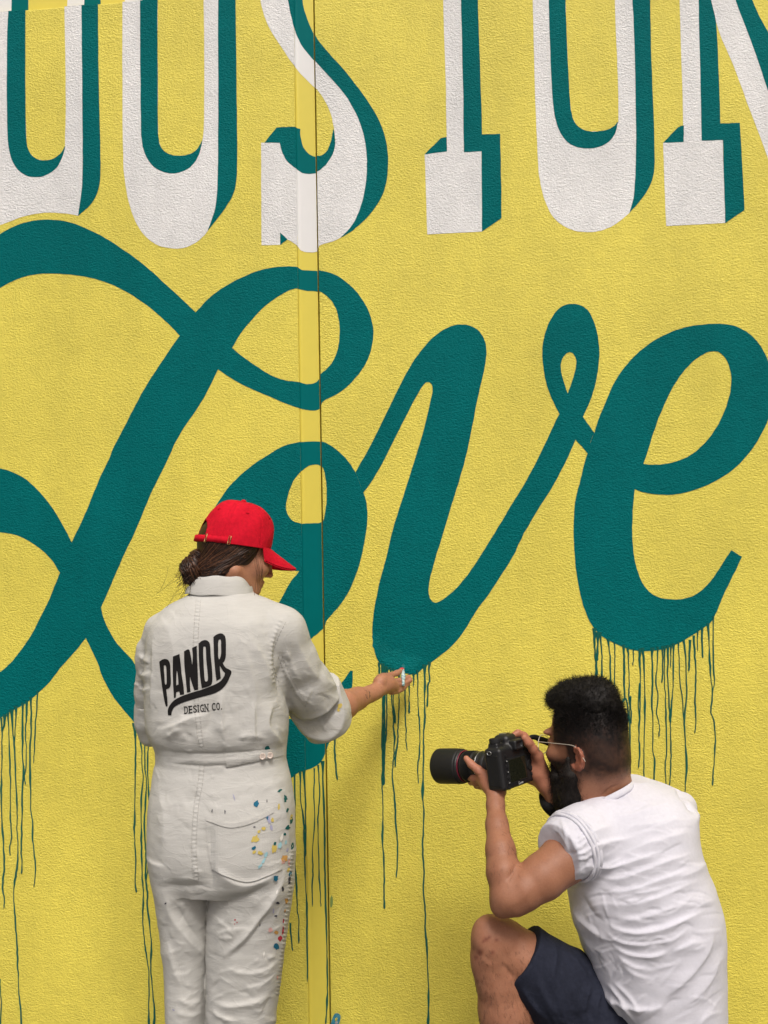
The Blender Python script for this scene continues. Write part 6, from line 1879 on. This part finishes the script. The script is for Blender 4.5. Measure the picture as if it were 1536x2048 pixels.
link('camera_body', mesh_np('camera_body', kv, kf), M_KBODY, kam)
def part(name, c, half, m, bev=.001, par=None):
    o = link(name, obox(kl(*c), KM, half, bev), m, kam if par is None else None, False)
    return o
part('screen', (-.0245, -.008, -.012), (.0012, .036, .026), M_SCREEN, .0008)
part('screen_surround', (-.0238, -.008, -.012), (.0012, .040, .030), M_KRUB, .001)
part('side_door', (.0, -.0735, -.006), (.017, .0015, .036), M_KRUB, .001)
part('hot_shoe', (.004, -.004, .0712), (.010, .009, .0015), M_STEEL, .0005)
for k in range(7):
    part('button', (-.0245, -.0525, .026-.0125*k), (.0018, .0035, .0032), M_KRUB if k % 2 else M_KBODY, .0012)
for k, (yy, zz) in enumerate(((.046, .024), (.046, .008), (.048, -.034), (.030, .030))):
    part('button', (-.0248, yy, zz), (.002, .0042, .0042), M_KRUB, .0016)
V, F = lathe([(0, 0), (0, .0145), (.002, .0145), (.003, .013), (.003, .006), (.0018, .0055), (.0018, 0)], (kl(-.0235, .048, -.012), -Lx, Rx, Ux), 36)
link('thumb_wheel', mesh_np('thumb_wheel', V, F), M_KRUB, kam)
for s_ in (0, 1, 2):
    part('mark', (-.0268, -.0525+.0005, .026-.0125*(2*s_+1)), (.0003, .0016, .0007), M_MARK, 0)
V, F = lathe([(0, 0), (0, .0135)]+[(.001+.0, .0135)]+[(.010, .0135), (.0115, .012), (.0115, 0)], (kl(.0, -.053, .056), Ux, Lx, Rx), 30)
link('mode_dial', mesh_np('mode_dial', V, F), M_KRUB, kam)
# strap lugs
for yy in (-.0765, .0765):
    a = np.linspace(0, 2*math.pi, 15)
    V, F = tubes([np.array([kl(.004+.006*math.cos(t), yy, .036+.0042*math.sin(t)) for t in a])], [.0010], 5)
    link('strap_lug', mesh_np('strap_lug', V, F), M_STEEL, kam)
# maker's word under the screen
def k_text(name, s, cy, cz, w, h, x=-.0266):
    vv, ff = text_loops(s)
    vv = (vv-vv.min(0))/(vv.max(0)-vv.min(0))
    link(name, mesh_np(name, [kl(x, cy+(q[0]-.5)*w, cz+(q[1]-.5)*h) for q in vv], ff), M_MARK, kam, False)
k_text('maker_word', 'Canon', -.002, -.0450, .020, .0062, -.0245)
# lens: rings along the axis
O = kl(.022, -.004, -.008)
def ring_(name, prof, m, seg=56):
    V, F = lathe(prof, (O, Lx, Rx, Ux), seg); link(name, mesh_np(name, V, F), m, kam)
ring_('lens_mount', [(0, .030), (.0, .0335), (.012, .0335), (.014, .0315), (.016, .0312)], M_KBODY)
ring_('lens_barrel', [(.014, .031), (.016, .0355), (.034, .0358), (.036, .0350), (.037, .0362), (.050, .0366), (.0508, .0358), (.0518, .0366), (.070, .0370), (.0705, .0362), (.0715, .0372), (.106, .0376), (.108, .0370), (.110, .036)], M_KBODY)
rib = []
N = 84
for k in range(N):
    a = 2*math.pi*k/N
    rib.append(obox(O+Lx*.090+(math.cos(a)*Rx+math.sin(a)*Ux)*.0377, np.stack([Lx, -math.sin(a)*Rx+math.cos(a)*Ux, math.cos(a)*Rx+math.sin(a)*Ux], 1), (.012, .0008, .0007)))
link('zoom_ring', bm_join(rib, 'zoom_ring'), M_KRUB, kam, False)
ring_('red_ring', [(.1105, .0375), (.1108, .0392), (.1130, .0392), (.1135, .038)], M_KRED)
ring_('silver_line', [(.0580, .0366), (.0582, .0372), (.0592, .0372), (.0594, .0366)], M_STEEL)
ring_('front_collar', [(.1135, .037), (.114, .0405), (.122, .0412), (.124, .0400)], M_KBODY)
ring_('lens_hood', [(.121, .0395), (.122, .0428), (.126, .0436), (.150, .0440), (.192, .0444), (.1945, .0440), (.1948, .0425), (.193, .0418), (.150, .0412), (.126, .0398)], M_HOOD)
ring_('front_element', [(.128, .0395), (.129, .034), (.132, .018), (.133, .0)], M_GLASS)
# focus window with its pale tick marks, and the switch panel
for k in range(6):
    a = math.radians(196+7*k)
    dr = math.cos(a)*Rx+math.sin(a)*Ux; tg = -math.sin(a)*Rx+math.cos(a)*Ux
    link('mark', obox(O+Lx*(.060+(.004 if k % 2 else .0))+dr*.0370, np.stack([Lx, tg, dr], 1), (.0030 if k % 2 else .0018, .0007, .0003)), M_MARK, kam, False)
for k in range(3):
    a = math.radians(210-6*k)
    dr = math.cos(a)*Rx+math.sin(a)*Ux; tg = -math.sin(a)*Rx+math.cos(a)*Ux
    link('lens_switch', obox(O+Lx*(.080)+dr*.0376, np.stack([Lx, tg, dr], 1), (.0040, .0014, .0010), .0004), M_KRUB, kam, False)
# neck strap: from the far lug round behind the face, hanging in a loop under the forearm
def ribbon(path, up, w, t=.0016):
    L = cr3(path, 10); U_ = cr3(up, 10)
    V, F = [], []
    for i in range(len(L)):
        tg = L[min(i+1, len(L)-1)]-L[max(i-1, 0)]; tg /= np.linalg.norm(tg)
        u = U_[i]-tg*(U_[i]@tg); u /= np.linalg.norm(u); nrm = np.cross(tg, u)
        ww = w if np.isscalar(w) else np.interp(i/(len(L)-1), np.linspace(0, 1, len(w)), w)
        for (a, b) in ((-.5, -t), (.5, -t), (.5, t), (-.5, t)):
            V.append(L[i]+u*a*ww+nrm*b)
    for i in range(len(L)-1):
        for k in range(4): F.append((i*4+k, i*4+(k+1) % 4, i*4+4+(k+1) % 4, i*4+4+k))
    F += [(0, 1, 2, 3), (len(L)*4-1, len(L)*4-2, len(L)*4-3, len(L)*4-4)]
    return np.array(V), np.array(F)
M_STRAP = plain('black_strap', (.009, .009, .010), .7, 0, .3, .3, 800)
zz = (0, 0, 1.)
V, F = ribbon([kl(.004, .079, .040), P(1066, 1474, -.44), P(1084, 1480, -.425), P(1112, 1492, -.40), P(1150, 1520, -.39), P(1160, 1570, -.40)], [zz]*6, [.008, .012, .016, .018, .024, .03])
link('neck_strap', mesh_np('neck_strap', V, F), M_STRAP, kam, False)
V, F = ribbon([P(1160, 1570, -.40), P(1156, 1600, -.42), P(1136, 1622, -.455), P(1110, 1626, -.490), P(1094, 1612, -.495), P(1090, 1594, -.470), P(1090, 1570, -.430), P(1080, 1530, -.42), kl(.004, .079, .034)],
              [(.1, -.3, 1), (.2, -.3, .9), (.1, -.2, 1), (.15, -.2, 1), (.9, -.3, .4), (1, -.3, .1), (1, -.3, .1), (.8, -.3, .3), (.3, -.3, .9)], [.03, .030, .028, .024, .026, .030, .026, .014, .010])
link('neck_strap', mesh_np('neck_strap', V, F), M_STRAP, kam, False)
